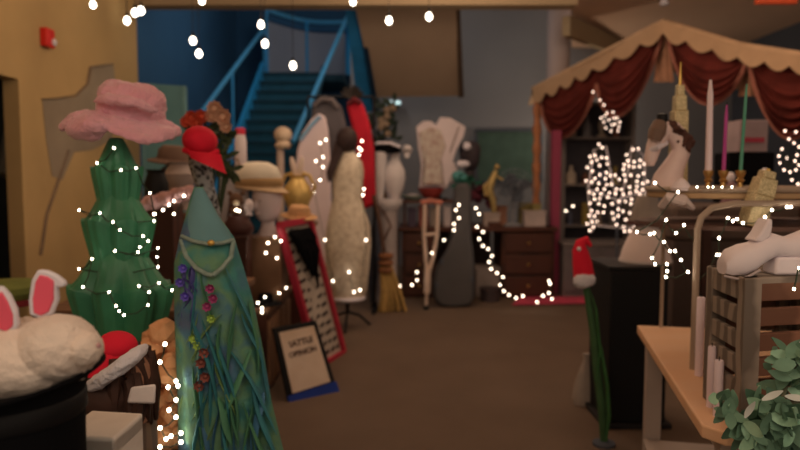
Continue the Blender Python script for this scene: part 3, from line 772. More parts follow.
sw = thing('straw_hat', 'straw hat hung on the top of the red-framed board', 'hat', P(298,218,4.95))
MB().lathe([(.13,0),(.14,.008),(.09,.02),(.085,.06),(.07,.085),(.01,.09)], P(299,217,5.0), 26, tilt=(.15,.1,0)).build('straw_body', mat('straw', (140,98,60), .9, .3, 25), sw)

# brown fur hat + cloth left behind the tree
bh = thing('brown_felt_hat', 'dark brown felt hat hanging behind the pink hat', 'hat', P(176,170,4.6))
MB().lathe([(.18,0),(.19,.01),(.12,.03),(.11,.09),(.08,.12),(.01,.125)], P(174,163,4.7), 28, 1, .8, tilt=(.1,.1,0)).build('crown', mat('brown_felt', (74,52,38), .95, .2, 9), bh)
hk = thing('coat_rack', 'dark coat rack pole behind the green tree', 'coat rack', (P(174,165,4.85).x,4.85,TZ))
MB().tube([(P(174,165,4.85).x,4.85,TZ), P(174,150,4.85)], .02).lathe([(.14,0),(.13,.02),(.03,.04)], (P(174,165,4.85).x,4.85,TZ), 20).build('pole', M_dwood, hk)
MB().tube([P(162,170,4.85), P(174,160,4.85), P(188,168,4.85)], .012).build('hook', M_dwood, hk)
bk = thing('black_vase', 'black vase right of the top of the green tree', 'vase', P(157,205,4.0))
MB().lathe([(.05,0),(.07,.05),(.07,.14),(.05,.2),(.06,.22)], P(157,206,4.0), 20).build('vase_body', M_black, bk)
bb = MB(); q = P(157,206,4.0); tag(MB().box((q.x,4.05,(TZ+q.z)/2), (.22,.2,q.z-TZ-.001)).build('storage_box', M_dwood, bevel=.004), 'dark box under the black vase behind the tree', 'box')
cl = MB(); pA = P(174,208,3.9)
for k in range(26):
    cl.ell(P(146+2.0*k*.9, 204-k*.45+random.uniform(-3,3), 3.35+random.uniform(-.05,.05)), (.035,.035,.03), nu=8, nv=6, noise=.1)
tag(cl.build('feather_garland', mat('blush_feather', (176,132,120), .95, .2, 20)), 'blush pink feather garland draped behind the green tree', 'garland')
light_string('string_lights', 'string of lights along the blush feather garland', [P(x,y,3.27) for x,y in ((154,214),(163,210),(169,205),(174,201),(184,196),(174,214))], .011, G_near)
pv = thing('pale_urn', 'pale stone urn behind the feather garland', 'vase', P(178,192,4.4))
MB().lathe([(.06,-.1),(.05,.0),(.09,.06),(.1,.14),(.06,.2),(.08,.22)], P(180,195,4.4), 22).build('urn_body', mat('urn_stone', (112,92,78), .85, .2, 6), pv)
q = P(180,203,4.4); tag(MB().box((q.x,4.42,(TZ+q.z-.1+.03)/2), (.24,.2,abs(q.z-.07-TZ))).build('storage_box', M_mwood, bevel=.004), 'brown box under the pale stone urn', 'box')

# ================================================================ SIGNS
# red framed board leaning
sg = thing('letter_board', 'red-framed cream board of printed rows leaning on the counter', 'sign', P(318,367,5.06))
NB, FB = P(335,366,5.06), P(344,352,5.4); NT = P(279,225,4.62); FT = P(309,220,5.0)
NB = P(318,367,4.95); NB.z = max(NB.z, .0); FB = P(343,352,5.42); FB.z = max(FB.z,.0)
ux = (FB-NB); uy = (NT-NB); nrm = ux.cross(uy).normalized()
if nrm.y > 0: nrm = -nrm
def bp(u, v, o=0): return NB+ux*u+uy*v+(FT-NT-ux)*u*v+nrm*o
MB().hexa([bp(0,0,-.02),bp(1,0,-.02),bp(1,1,-.02),bp(0,1,-.02),bp(0,0),bp(1,0),bp(1,1),bp(0,1)]).build('board_face', mat('board_cream', (132,112,92), .8, .1, 5), sg, smooth=False)
fr = MB()
for a, b in (((0,0),(1,0)),((1,0),(1,1)),((1,1),(0,1)),((0,1),(0,0))):
    fr.bar(bp(*a,.005), bp(*b,.005), .045, .045, nrm)
fr.build('board_frame', mat('frame_red', (122,26,34), .5, .1), sg, smooth=False)
ro = MB(); rnd = random.Random(3)
for i in range(13):
    v = .06+.068*i; u = .12
    while u < .84:
        L = rnd.uniform(.10,.24); L = min(L, .88-u)
        a, b = bp(u,v,.006), bp(u+L,v+.012,.006)
        ro.bar(a, b, .004, .026, nrm.cross(ux)*-1 if False else uy.normalized()); u += L+.07
ro.build('printed_rows', mat('print_dark', (40,28,24), .8), sg, smooth=False)
wg = thing('black_wig', 'long black hair wig hung over the red-framed board', 'wig', bp(.4,.5,.03))
wb_ = MB()
for i in range(46):
    u = random.uniform(.12,.80); v0 = .95; v1 = .93-random.uniform(.12,.42)*(1-abs(u-.55)*1.3)
    wb_.tube([bp(u,v0,.03), bp(u+(.55-u)*.15,(v0+v1)/2,.06), bp(u+(.55-u)*.55,v1,.035)], [.02,.026,.008], 6)
wb_.build('hair', M_blackfab, wg)

# battle sign
s2 = thing('easel_sign', 'black-framed paper sign with a blue foot at the aisle floor', 'sign', P(310,400,4.3))
BL, BR = P(290,407,4.2), P(338,391,4.42); TL, TR = P(273,328,4.3), P(316,320,4.52)
ux2 = BR-BL; uy2 = TL-BL; n2 = ux2.cross(uy2).normalized()
if n2.y > 0: n2 = -n2
def sp(u, v, o=0): return BL+ux2*u+uy2*v+(TR-TL-ux2)*u*v+n2*o
MB().hexa([sp(0,0,-.03),sp(1,0,-.03),sp(1,1,-.03),sp(0,1,-.03),sp(0,0),sp(1,0),sp(1,1),sp(0,1)]).build('sign_frame', M_black, s2, smooth=False, bevel=.004)
MB().hexa([sp(.10,.15,.001),sp(.90,.15,.001),sp(.90,.93,.001),sp(.10,.93,.001),sp(.10,.15,.006),sp(.90,.15,.006),sp(.90,.93,.006),sp(.10,.93,.006)]).build('paper', mat('sign_paper', (150,126,104), .85, rgb2=(134,106,80), scale=3), s2, smooth=False)
MB().hexa([sp(-.02,-.01,.002),sp(1.0,-.01,.002),sp(1.0,.135,.002),sp(-.02,.135,.002),sp(-.02,-.01,.02),sp(1.0,-.01,.02),sp(1.0,.135,.02),sp(-.02,.135,.02)]).build('blue_foot', mat('foot_blue', (20,36,84), .6), s2, smooth=False)
M_ink = mat('ink', (52,30,22), .8)
offs = OFF[s2.name]['off']
text_mesh('BATTLE', .056, M_ink, s2, sp(.5,.72,.009), ux2, uy2, offs, bold=.02)
text_mesh('OPINION', .05, M_ink, s2, sp(.5,.59,.009), ux2, uy2, offs, bold=.02)
MB().bar(sp(.5,.8,-.03), sp(.5,.8,-.03)+Vector((-.12,.22,-sp(.5,.8).z+.02)), .03, .02).build('prop_leg', M_black, s2)

# ================================================================ DRESS MANNEQUIN
DY = 6.3
dm = thing('dress_form', 'mannequin in a cream sequined dress on a tripod stand', 'mannequin', FL(347, 330))
dm.location = (P(347,300,DY).x, DY, 0); OFF[dm.name]['off'] = Vector(dm.location)
M_seqd = mat('cream_sequin', (150,128,102), .6, rgb2=(126,104,80), scale=22, spec=.4, bump=.4, bscale=60)
cx = P(347,200,DY).x
ed = [(297,332,363),(290,328,366),(270,326,368),(245,325,370),(225,327,369),(210,330,365),(198,333,361),(184,332,363),(172,333,364),(162,335,362),(155,339,357),(150,343,353)]
pr = []; b = MB(); vs = []; fs = []; nn = 28
for y, xa, xb in ed:
    A, B = P(xa,y,DY), P(xb,y,DY)
    for j in range(nn):
        t = 2*PI*j/nn; vs.append(Vector(((A.x+B.x)/2+(B.x-A.x)/2*math.cos(t)*(1+.05*math.cos(9*t)*(y > 215)), DY+(B.x-A.x)/2*.75*math.sin(t), A.z)))
for i in range(len(ed)-1):
    for j in range(nn): fs.append((i*nn+j, i*nn+(j+1) % nn, (i+1)*nn+(j+1) % nn, (i+1)*nn+j))
fs += [tuple(range(nn))[::-1], tuple(range((len(ed)-1)*nn, len(ed)*nn))]
b.add(vs, fs).build('dress', M_seqd, dm)
hd = P(347,142,DY)
MB().ell(hd, (.085,.1,.115), nu=20, nv=14).lathe([(.05,-.2),(.045,-.06)], hd, 14).build('head', mat('mannequin_skin', (120,92,74), .6), dm)
hr = MB().ell(hd+Vector((0,-.01,.02)), (.105,.125,.125), nu=20, nv=14)
for i in range(22):
    a = random.uniform(-1,1); hr.tube([hd+Vector((-.05+.05*a,-.06+.03*abs(a),.0)), hd+Vector((-.10+.03*a,-.10,-.15)), hd+Vector((-.16+.025*a,-.14,-.38+random.uniform(0,.12)))], [.018,.02,.008], 6)
hr.build('hair', mat('dark_brown_hair', (34,20,16), .6, .3, 20), dm)
MB().lathe([(.15,.0),(.17,.015),(.17,.03),(.05,.05)], P(348,300,DY), 24).build('hem_ring', M_white, dm)
MB().tube([P(347,297,DY), (cx,DY,.14)], .02).build('pole', M_black, dm)
for k in range(3):
    a = .5+2*PI*k/3; MB().tube([(cx,DY,.16),(cx+.12*math.cos(a),DY+.12*math.sin(a),.12),(cx+.24*math.cos(a),DY+.24*math.sin(a),.012)], .012).build('leg', M_black, dm)
light_string('string_lights', 'loop of lights around the shoulders and hem of the sequined dress', [P(x,y,DY-.22) for x,y in ((326,140),(320,143),(323,157),(316,161),(323,167),(320,180),(313,185),(314,192),(325,240),(333,281),(349,272),(354,292),(360,290),(366,240),(363,195),(364,189),(359,155),(361,150),(359,148),(362,141))], .02, G_warm)

# coats behind
rk = thing('garment_rail', 'thin black garment rail behind the sequined dress', 'clothes rail', (P(345,200,7.2).x,7.2,0))
zt = P(345,97,7.2).z; xa, xb = P(308,100,7.2).x, P(374,100,7.2).x
MB().tube([(xa,7.2,0),(xa,7.2,zt)], .015).build('upright', M_black, rk); MB().tube([(xb,7.2,0),(xb,7.2,zt)], .015).build('upright', M_black, rk)
MB().tube([(xa,7.2,zt),(xb,7.2,zt)], .015).build('crossbar', M_black, rk)
MB().bar((xa,6.95,.02),(xa,7.45,.02),.04,.04).bar((xb,6.95,.02),(xb,7.45,.02),.04,.04).build('foot', M_black, rk)
def coat(name, label, pts, Y, mt, d=.14):
    r = thing(name, label, 'coat', P(pts[0][0], pts[0][1], Y))
    MB().prism([P(x,y,Y) for x,y in pts], (0,d,0)).build('coat_body', mt, r, bevel=.04)
    return r
r = coat('grey_coat', 'grey hooded cape hanging behind the sequined dress', [(312,104),(322,97),(333,98),(342,106),(346,125),(346,165),(330,170),(314,160),(310,125)], 7.12, mat('cape_grey', (64,54,50), .95, .2, 4))
MB().tube([P(314,106,7.1),P(322,99,7.08),P(332,100,7.08),P(338,108,7.1)], .03, 8).build('hood', mat('hood_grey', (72,60,54), .95), r)
r = coat('red_coat', 'red coat hanging to the right of the grey cape', [(346,104),(354,97),(363,103),(370,125),(374,150),(376,205),(362,210),(358,165),(352,130)], 7.1, mat('coat_red', (128,16,24), .9, .25, 4))
MB().tube([P(348,104,7.08),P(354,99,7.06),P(361,103,7.08)], .025, 8).build('collar', mat('collar_dark', (70,20,20), .9), r)
dh = thing('feather_headpiece', 'dark feathered headpiece on top of the red coat', 'headpiece', P(352,96,7.1))
b = MB()
for k in range(18):
    a = random.uniform(.1,PI-.1); b.leaf(P(352,98,7.1), (math.cos(a),random.uniform(-.5,.3),math.sin(a)), (0,-1,0), .14, .04, .2)
b.build('feathers', mat('dark_feather', (38,30,24), .9), dh)

# ================================================================ PEDESTAL, BROOM, BACK DESK
pc_ = thing('plaster_pedestal', 'white plaster column pedestal left of the crutch', 'pedestal', FL(387,303))
pc_.location = (P(387,250,7.5).x, 7.5, 0); OFF[pc_.name]['off'] = Vector(pc_.location)
zt = P(387,199,7.5).z; k = m(1,7.5)
MB().lathe([(13*k,0),(13*k,.06),(11*k,.1),(10*k,.14),(10.5*k,zt-.16),(11*k,zt-.12)], pc_.location, 28, fold=.02, nf=14).build('shaft', mat('pedestal_plaster', (112,94,82), .85, .15, 6), pc_)
MB().lathe([(11*k,zt-.12),(15*k,zt-.07),(15.5*k,zt-.03),(15.5*k,zt),(1*k,zt)], pc_.location, 28).build('capital', M_plaster, pc_)
def lathed(name, label, cat, px, y0, y1, wpx, Y, prof, mt, part='body', n=24, sy=1):
    A, B = P(px,y1,Y), P(px,y0,Y); h = B.z-A.z; w = m(wpx,Y)/2
    r = thing(name, label, cat, A)
    MB().lathe([(max(.002, q*w), z*h) for q, z in prof], A, n, 1, sy).build(part, mt, r)
    return r
VASE = [(.45,0),(.5,.03),(.6,.15),(.75,.4),(.9,.7),(1,1),(.92,1),(.6,.5)]
lathed('white_vase', 'tall pale flared vase under a black hat on the pedestal', 'vase', 379, 152, 199, 17, 7.4, VASE, M_plaster, 'vase_body')
JUG = [(.4,0),(.5,.03),(.8,.2),(1,.42),(.92,.62),(.55,.8),(.42,.9),(.55,1),(.4,1)]
j = lathed('white_jug', 'round-bellied white jug on the plaster pedestal', 'jug', 394, 152, 199, 23, 7.5, JUG, M_plaster, 'jug_body')
MB().tube([P(390,160,7.5), P(382,165,7.5), P(384,180,7.5)], .012).build('handle', M_plaster, j)
bh2 = thing('black_bicorne', 'black hat with white trim over the pale vase', 'hat', P(383,150,7.4))
MB().ell(P(384,149,7.4), (.2,.1,.05), (0,.08,0), 22, 12).ell(P(384,145,7.4), (.1,.08,.07), nu=18, nv=10).build('hat_body', M_blackfab, bh2)
MB().tube([P(368,147,7.3), P(378,143,7.28), P(390,143,7.28), P(400,147,7.3)], .016).build('trim', M_white, bh2)
sk = thing('skull_ornament', 'small pale skull ornament beside the black hat', 'ornament', P(406,160,7.7))
MB().ell(P(407,150,7.7), (.06,.06,.06), nu=16, nv=10).box(P(407,156,7.66), (.06,.06,.05)).build('skull', M_plaster, sk, bevel=.01)
MB().ell(P(405.5,150,7.64), (.015,.01,.015)).ell(P(409,150,7.64), (.015,.01,.015)).build('eye_socket', M_black, sk)
# tall plant behind
tp_ = thing('artificial_plant', 'dark plant with tan blooms against the back wall', 'plant', P(384,200,8.5))
b = MB(); b2 = MB()
for k in range(60):
    x, y = random.uniform(374,396), random.uniform(100,150)
    b.leaf(P(x,y,8.6+random.uniform(-.15,.15)), (random.uniform(-1,1),-.3,random.uniform(-.5,1)), (0,-1,.2), .14, .06, .2)
b.build('foliage', mat('dim_leaf', (40,44,32), .9, .4), tp_)
for k in range(9): MB().ell(P(random.uniform(377,393),random.uniform(108,140),8.45), (.045,.03,.045), nu=8, nv=6, noise=.1).build('bloom', mat('tan_bloom', (98,76,56), .9), tp_)
MB().tube([P(385,150,8.6), P(385,235,8.6)], .03).build('stem', M_mwood, tp_)
lathed('plant_pot', 'brown pot holding the dark plant', 'pot', 385, 228, 305, 30, 8.6, [(.7,0),(.8,.1),(1,.9),(1.05,1),(.9,1)], M_mwood, 'pot_body')

# desk
YD = 7.9; dz = .86
ds = thing('wooden_desk', 'dark mahogany desk covered with curios at the back', 'desk', (P(478,300,YD).x, YD+.35, 0))
xa, xb = P(402,250,YD).x, P(555,250,YD).x
MB().box(((xa+xb)/2, YD+.38, dz-.025), (xb-xa+.06, .8, .05)).build('desktop', M_dwood, ds, bevel=.008)
for x0, x1 in ((402,436),(502,555)):
    A, B = P(x0,250,YD).x, P(x1,250,YD).x
    pd = MB().box(((A+B)/2, YD+.38, dz/2-.03), (B-A, .72, dz-.06)).build('drawer_pedestal', M_dwood, ds, bevel=.006)
    for q in range(3):
        dd = MB().box(((A+B)/2, YD+.01, .15+.26*q), (B-A-.08, .03, .22)).build('drawer', mat('mahogany_front', (50,25,16), .5, .2, 5), ds, bevel=.006)
        MB().ell(((A+B)/2, YD-.02, .15+.26*q), (.02,.02,.02), nu=8, nv=6).build('knob', M_brass, dd)
MB().box((P(457,250,YD+.7).x, YD+.72, .5), (P(502,0,YD).x-P(436,0,YD).x+.1,.03,.66)).build('modesty_panel', mat('desk_back', (40,24,18), .7), ds, smooth=False)
# riser on the desk
rz = P(425,200,8.1).z
ri = thing('desk_riser', 'dark shelf riser at the left end of the desk', 'shelf', (P(432,220,8.1).x, 8.2, dz))
xa, xb = P(403,220,8.1).x, P(470,220,8.1).x
MB().box(((xa+xb)/2, 8.2, rz-.015), (xb-xa,.5,.03)).build('shelf_board', M_dwood, ri, smooth=False)
for x in (xa+.02, (xa+xb)/2, xb-.02): MB().box((x, 8.2, (dz+rz-.03)/2), (.03,.28,rz-.03-dz)).build('upright', M_dwood, ri, smooth=False)
# plate, bowl, jacket stand
pL = thing('green_plate', 'pale green dish on the desk riser', 'plate', P(413,198,8.15))
MB().lathe([(.06,0),(.07,.01),(.15,.05),(.155,.055),(.14,.052),(.06,.018)], (P(413,198,8.15).x,8.15,rz), 26).build('dish', mat('dish_green', (112,116,92), .5), pL)
MB().ell((P(413,198,8.15).x,8.15,rz+.045), (.09,.09,.03), nu=14, nv=8).build('pale_filling', M_plaster, pL)
lathed('red_bowl', 'red bowl on the desk riser below the white jacket', 'bowl', 431, 188, 198, 26, 8.1, [(.5,0),(.6,.1),(.9,.6),(1,1),(.9,1),(.5,.3)], mat('bowl_red', (104,34,26), .5), 'bowl_body')
jk = thing('white_jacket', 'white jacket with a printed bodice displayed above the desk', 'jacket', P(440,198,8.2))
jp = [(416,127),(423,121),(431,121),(436,125),(440,117),(451,118),(466,127),(464,136),(457,149),(453,161),(463,179),(462,185),(450,182),(446,189),(436,186),(419,188),(421,165),(418,148)]
MB().prism([P(x,y,8.15) for x,y in jp], (0,.12,0)).build('jacket_body', mat('jacket_white', (142,120,108), .9, .12, 4), jk, bevel=.014)
MB().prism([P(x,y,8.12) for x,y in ((419,132),(430,127),(441,130),(446,146),(441,160),(444,184),(430,185),(422,184),(423,160))], (0,.04,0)).build('printed_front', mat('print_blush', (112,84,70), .9, rgb2=(136,120,100), scale=14), jk, bevel=.015)
fd = MB()
for a in ((459,126,450,152),(426,150,423,186),(441,160,444,186)): fd.tube([P(a[0],a[1],8.12), P(a[2],a[3],8.12)], .007)
fd.build('fold', mat('fold_shade', (104,84,72), .9), jk)  # crease shade put into the colour: darker lines over the white cloth
MB().tube([P(440,122,8.28), (P(440,122,8.28).x, 8.28, rz)], .015).lathe([(.1,0),(.1,.02)], (P(440,122,8.28).x,8.28,rz), 18).build('stand', M_black, jk)
MB().ell(P(460,178,8.08), (.11,.05,.08), (0,.5,0)).build('teal_sash', mat('sash_teal', (58,92,82), .9), jk)
# dark head with a white mask, right of jacket
ms = bust('masked_bust', 'dark head with a white half mask at the right of the white jacket', 470, 141, 170, 200, 8.37, mat('dark_head', (44,34,32), .6))[0]
MB().ell(P(467,146,8.08), (.05,.03,.05), nu=14, nv=10).build('mask', M_white, ms)
MB().ell(P(463,164,8.05), (.085,.05,.045), nu=14, nv=8).build('collar_ruff', M_white, ms)
gl = MB()
for k in range(40): gl.leaf(P(random.uniform(455,478),random.uniform(176,188),8.05), (random.uniform(-1,1),random.uniform(-1,.2),random.uniform(-.6,.8)), (0,-1,.2), .09, .035, .2)
tag(gl.build('green_wreath', mat('deep_green', (26,62,44), .8)), 'dark green wreath right of the white jacket', 'wreath')
mb_ = MB()
for k in range(26): mb_.ell(P(random.uniform(466,494),random.uniform(188,206),8.1+random.uniform(0,.1)), (.05,.05,.045), nu=8, nv=6, noise=.1)
tag(mb_.build('maroon_cloth', mat('maroon_scarf', (58,20,24), .95, .3, 9)), 'crumpled maroon cloth on the desk behind the guitar neck', 'cloth')
# gold figurine
gf = thing('gold_figurine', 'golden winged figurine left of the metal fan', 'figurine', P(492,214,8.0))
b = MB().tube([P(494,212,8.0), P(493,200,8.0), P(489,190,8.0), P(492,180,8.0), P(496,171,8.0)], [.03,.04,.05,.045,.03], 10).ell(P(497,167,8.0), (.035,.03,.035)).tube([P(489,182,8.0), P(484,186,8.0), P(486,196,8.0)], .018)
b.tube([P(496,176,8.0), P(503,180,8.0)], .015)
b.build('body', mat('figurine_gold', (128,100,56), .45, .3, 12, metal=.4), gf)
MB().box((P(494,214,8.0).x,8.0,dz+.03), (.14,.12,.06)).build('plinth', M_dwood, gf, bevel=.005)
# fan
fnn = thing('desk_fan', 'round grey metal fan on the desk', 'fan', P(514,222,8.1))
fc = P(514,188,8.1); R = m(19,8.1)
b = MB()
for rr in (1,.75,.5,.25): b.tube([fc+Vector((R*rr*math.cos(2*PI*i/28),-.05-(1-rr)*.03,R*rr*math.sin(2*PI*i/28))) for i in range(28)], .006, 5, closed=True)
for i in range(20): b.tube([fc+Vector((R*.1*math.cos(2*PI*i/20),-.09,R*.1*math.sin(2*PI*i/20))), fc+Vector((R*math.cos(2*PI*i/20),-.05,R*math.sin(2*PI*i/20)))], .004, 4)
b.build('guard', mat('fan_grey', (78,74,70), .4, metal=.5), fnn)
for i in range(4):
    a = 2*PI*i/4+.4; MB().leaf(fc, (math.cos(a),0,math.sin(a)), (.2*math.sin(a),-1,-.2*math.cos(a)), R*.85, R*.7, .1, th=.004).build('blade', mat('fan_blade', (60,58,58), .4, metal=.3), fnn)
MB().ell(fc+Vector((0,.06,0)), (.07,.1,.07)).build('motor', M_slate, fnn)
MB().tube([fc+Vector((0,.05,-.05)), Vector((fc.x,8.15,dz+.03))], [.02,.03]).lathe([(.12,0),(.12,.02),(.04,.04)], (fc.x,8.15,dz), 20).build('stand', mat('stand_grey', (92,84,78), .5), fnn)
# flat boxes/books and small clutter on desk
clutter = [(484,500,213,8.0,(118,96,80),'pale flat box left of the fan stand','flat_box'),(525,546,211,8.0,(126,104,90),'pale carton right of the fan stand','carton'),(520,530,203,8.25,(104,84,44),'small ochre tin behind the pale carton','tin'),(532,541,204,8.25,(112,92,50),'small yellow tin against the canopy post','tin'),(497,507,206,8.2,(104,66,46),'small tan box behind the pale flat box','small_box'),(444,451,206,8.0,(134,114,102),'white cup-sized carton in front of the riser','small_carton'),(408,416,208,8.0,(52,40,44),'dark jewel case under the riser, left','jewel_case'),(419,428,206,8.02,(92,44,34),'rust coloured tin under the riser','tin'),(430,440,208,8.02,(96,78,64),'beige tin under the riser','tin')]
for x0, x1, y0, Y, cc, lab, nm in clutter:
    crate(nm, lab, x0, x1, y0, 0, Y, mat('clut_%d' % x0, cc, .8), zb=dz, d=.14 if x1-x0 < 15 else .2)

# broom
br = thing('straw_broom', 'straw broom with brown bindings standing beside the pedestal', 'broom', FL(392, 312))
YB = 7.1; br.location = (P(392,300,YB).x, YB, 0); OFF[br.name]['off'] = Vector(br.location)
A, B = P(392,312,YB), P(386,268,YB)
b = MB()
for i in range(60):
    t = random.uniform(-1,1); yy = random.uniform(-.06,.06)
    b.tube([P(386+5*t,266,YB)+Vector((0,yy*.5,0)), P(391+9*t,290,YB)+Vector((0,yy,0)), P(393+14*t,311,YB)+Vector((0,yy*1.3,0))], [.014,.013,.006], 5)
b.build('bristles', mat('straw_yellow', (130,96,50), .9, .3, 20), br)
b = MB()
for y in (256,263,270): b.lathe([(.07,-.03),(.085,0),(.07,.03)], P(386,y,YB), 16)
b.build('binding', mat('binding_brown', (92,54,30), .8), br)
MB().tube([P(385,258,YB), P(380,225,YB), P(374,195,YB)], .022).build('handle', mat('broom_handle', (62,40,28), .6), br)
# dark garment / umbrella left of broom
um = thing('folded_umbrella', 'dark folded umbrella leaning left of the broom', 'umbrella', FL(372,308))
um.location = (P(374,300,7.3).x, 7.3, 0); OFF[um.name]['off'] = Vector(um.location)
MB().tube([(P(372,300,7.3).x,7.3,.06), P(373,270,7.3), P(376,235,7.3), P(376,212,7.3)], [.02,.07,.06,.025], 12).build('canopy', mat('umbrella_dark', (42,40,42), .9), um)
MB().tube([(P(372,300,7.3).x,7.3,.0), P(372,290,7.3)], .008).build('tip', M_black, um)
MB().tube([P(376,214,7.3), P(377,205,7.3), P(384,212,7.3), P(391,226,7.3), P(384,240,7.3)], .012).build('crook_handle', mat('crook', (58,34,24), .5), um)

# crutch
cr_ = thing('crutch', 'wooden underarm crutch standing in front of the desk', 'crutch', FL(428,313))
YC = 7.2; cr_.location = (P(427,313,YC).x, YC, 0); OFF[cr_.name]['off'] = Vector(cr_.location)
M_cr2 = mat('pale_ash', (142,114,92), .6, .15, 5)
for pts_ in ([(425,203),(424,235),(426,262),(428,275)], [(438,203),(437,235),(433,258),(429,272)]):
    MB().tube([P(x,y,YC) for x,y in pts_], .022, 8).build('rail', M_cr2, cr_)
MB().tube([P(428,268,YC), P(427,293,YC)], .036, 10).build('sleeve', M_cr2, cr_)
MB().tube([P(427,290,YC), (P(426,312,YC).x,YC,.02)], .017).build('shaft', M_cr2, cr_)
MB().tube([P(421,203,YC), P(431,201,YC), P(442,203,YC)], .03, 10).build('armrest', mat('crutch_pad', (126,70,52), .8), cr_)
MB().tube([P(424,235,YC), P(437,234,YC)], .018).build('handgrip', M_cr2, cr_)
MB().lathe([(.028,0),(.028,.03),(.02,.05)], (P(426,312,YC).x,YC,0), 12).build('rubber_tip', M_black, cr_)

# guitar case
YG = 7.3
gc = thing('guitar_case', 'dark grey guitar case standing before the desk', 'guitar case', FL(454,309))
gc.location = (P(454,309,YG).x, YG, 0); OFF[gc.name]['off'] = Vector(gc.location)
go = [(437,305),(434,296),(434,282),(437,268),(443,258),(448,250),(452,238),(454,215),(455,190),(459,184),(468,184),(471,190),(471,215),(471,238),(473,250),(474,262),(474,285),(474,300),(470,308),(455,310),(443,309)]
pts = [P(x,y,YG) for x,y in go]; mz = min(p.z for p in pts); pts = [p-Vector((0,0,mz)) if p.z < .1 else p for p in pts]
MB().prism(pts, (0,.13,0)).build('case_body', mat('case_grey', (52,45,40), .75, .15, 5), gc, bevel=.03)
MB().tube([p+Vector((0,.065,0)) for p in pts], .014, 6, closed=True).build('seam_piping', mat('case_piping', (40,36,34), .6), gc)
for x, y in ((442,262),(437,285),(472,280)): MB().box(P(x,y,YG)+Vector((0,-.002,0)), (.03,.03,.05)).build('latch', M_slate, gc, bevel=.004)
ls = light_string('string_lights', 'string of lights looped over the dark guitar case and along the desk', [P(x,y,7.15) for x,y in ((400,286),(412,285),(417,280),(417,272),(432,253),(444,240),(454,230),(454,224),(459,218),(456,210),(459,205),(476,208),(479,214),(477,227),(483,232),(479,239),(483,246),(488,249),(492,256),(489,262),(491,269),(497,273),(503,277),(500,285),(504,291),(509,295),(516,298),(523,296),(537,302),(543,296),(549,293),(552,299),(550,284),(549,281))], .021, G_warm)
# papers/boxes under desk
z = crate('white_carton', 'stack-like pale carton on the floor under the desk', 476, 500, 268, 0, 7.95, mat('carton_pale', (96,80,68), .85), zb=0, d=.4)
sh_ = thing('dark_shoes_box', 'dark round hatbox on the floor under the desk', 'hatbox', (P(487,300,7.75).x,7.75,0))
MB().lathe([(.11,0),(.11,.12),(.12,.12),(.12,.16),(.01,.165)], (P(462+28,300,7.7).x,7.72,0), 24).build('box_body', mat('hatbox_dark', (44,32,28), .7), sh_)

# ================================================================ TENT CANOPY
M_canvas = mat('tan_canvas', (122,90,62), .9, .12, 5)
M_trim = mat('maroon_fringe', (110,62,46), .9, .2, 20)
cn = thing('puppet_canopy', 'tan scalloped canopy with maroon velvet swags', 'canopy', (P(660,300,7).x, 7.3, 0))
tops = [(533,89,8.8),(664,22,7.0),(740,46,6.0),(815,58,5.4)]
def top_at(x):
    for (a, b, Y), (a2, b2, Y2) in zip(tops, tops[1:]):
        if x <= a2: t = (x-a)/(a2-a); return (b+(b2-b)*t, Y+(Y2-Y)*t)
    return tops[-1][1:]
def scal(x):
    cs = [533,546,560,575,592,614,640,664,686,713,738,765,790,815]
    for a, b in zip(cs, cs[1:]):
        if x <= b: t = (x-a)/(b-a); return math.sin(PI*max(0,min(1,t)))
    return 0
rows = [[], [], [], []]
xs = [533+(815-533)*i/141 for i in range(142)]
for x in xs:
    y, Y = top_at(x); d = 8+5*(1-abs(x-664)/160 if abs(x-664) < 160 else 0)
    bot = y+ (8 + 8*scal(x)) + (3 if x > 664 else 1)
    for k in range(4): rows[k].append(P(x, y+(bot-y)*k/3, Y-.10-.02*k-.015*scal(x)))
MB().sheet(rows, (0,.02,0)).build('valance', M_canvas, cn)
# roof canvas going back
rA = [P(533,89,8.8), P(664,22,7.0), P(740,46,6.0), P(815,58,5.4)]
bkp = [Vector((p.x+.25, p.y+1.6, p.z-.05)) for p in rA]
MB().sheet([rA, bkp], (0,0,.02)).build('roof_canvas', M_canvas, cn, smooth=False)
MB().tube(rA, .035, 8).build('ridge_roll', mat('canvas_roll', (134,100,70), .9), cn)
def swag(a, b, drop, sym=.5, name='swag'):
    (ax, ay), (bx, by) = a, b; g = []
    for i in range(61):
        v = i/60; row = []
        for j in range(25):
            u = j/24; x = ax+(bx-ax)*u
            yt = top_at(x)[0]+5; Y = top_at(x)[1]-.07
            straight = ay+(by-ay)*u
            w = math.sin(PI*u**(math.log(.5)/math.log(sym)))**.75 if 0 < u < 1 else 0
            yb = straight+drop*w
            y = yt+(yb-yt)*v
            row.append(P(x, max(y, yt), Y+.05-.05*w-.04*math.sin(v*v*11*PI+u*2)*w*(.4+.6*v)))
        g.append(row)
    MB().sheet(g, (0,.015,0)).build('swag', M_dred, cn)
    MB().tube(g[-1], .022, 6).build('fringe', M_trim, cn)
swag((541,103), (597,84), 42, .42)
swag((597,84), (662,34), 50, .42)
swag((668,34), (746,62), 56, .46)
swag((750,66), (832,70), 70, .5)
# tan drapes in the gaps
for x0, x1, y1 in ((655,673,82),(740,758,96)):
    g = []
    for i in range(8):
        row = []
        for j in range(9):
            u = j/8; x = x0+(x1-x0)*u; y = top_at(x)[0]+8+(y1-top_at(x)[0]-8)*i/7*(1 if True else 0)
            row.append(P((x0+x1)/2+(x-(x0+x1)/2)*(.5+.6*i/7), y, top_at(x)[1]+.08+.03*math.sin(u*9)))
        g.append(row)
    MB().sheet(g, (0,.015,0)).build('gap_drape', mat('drape_tan', (118,78,54), .9), cn)
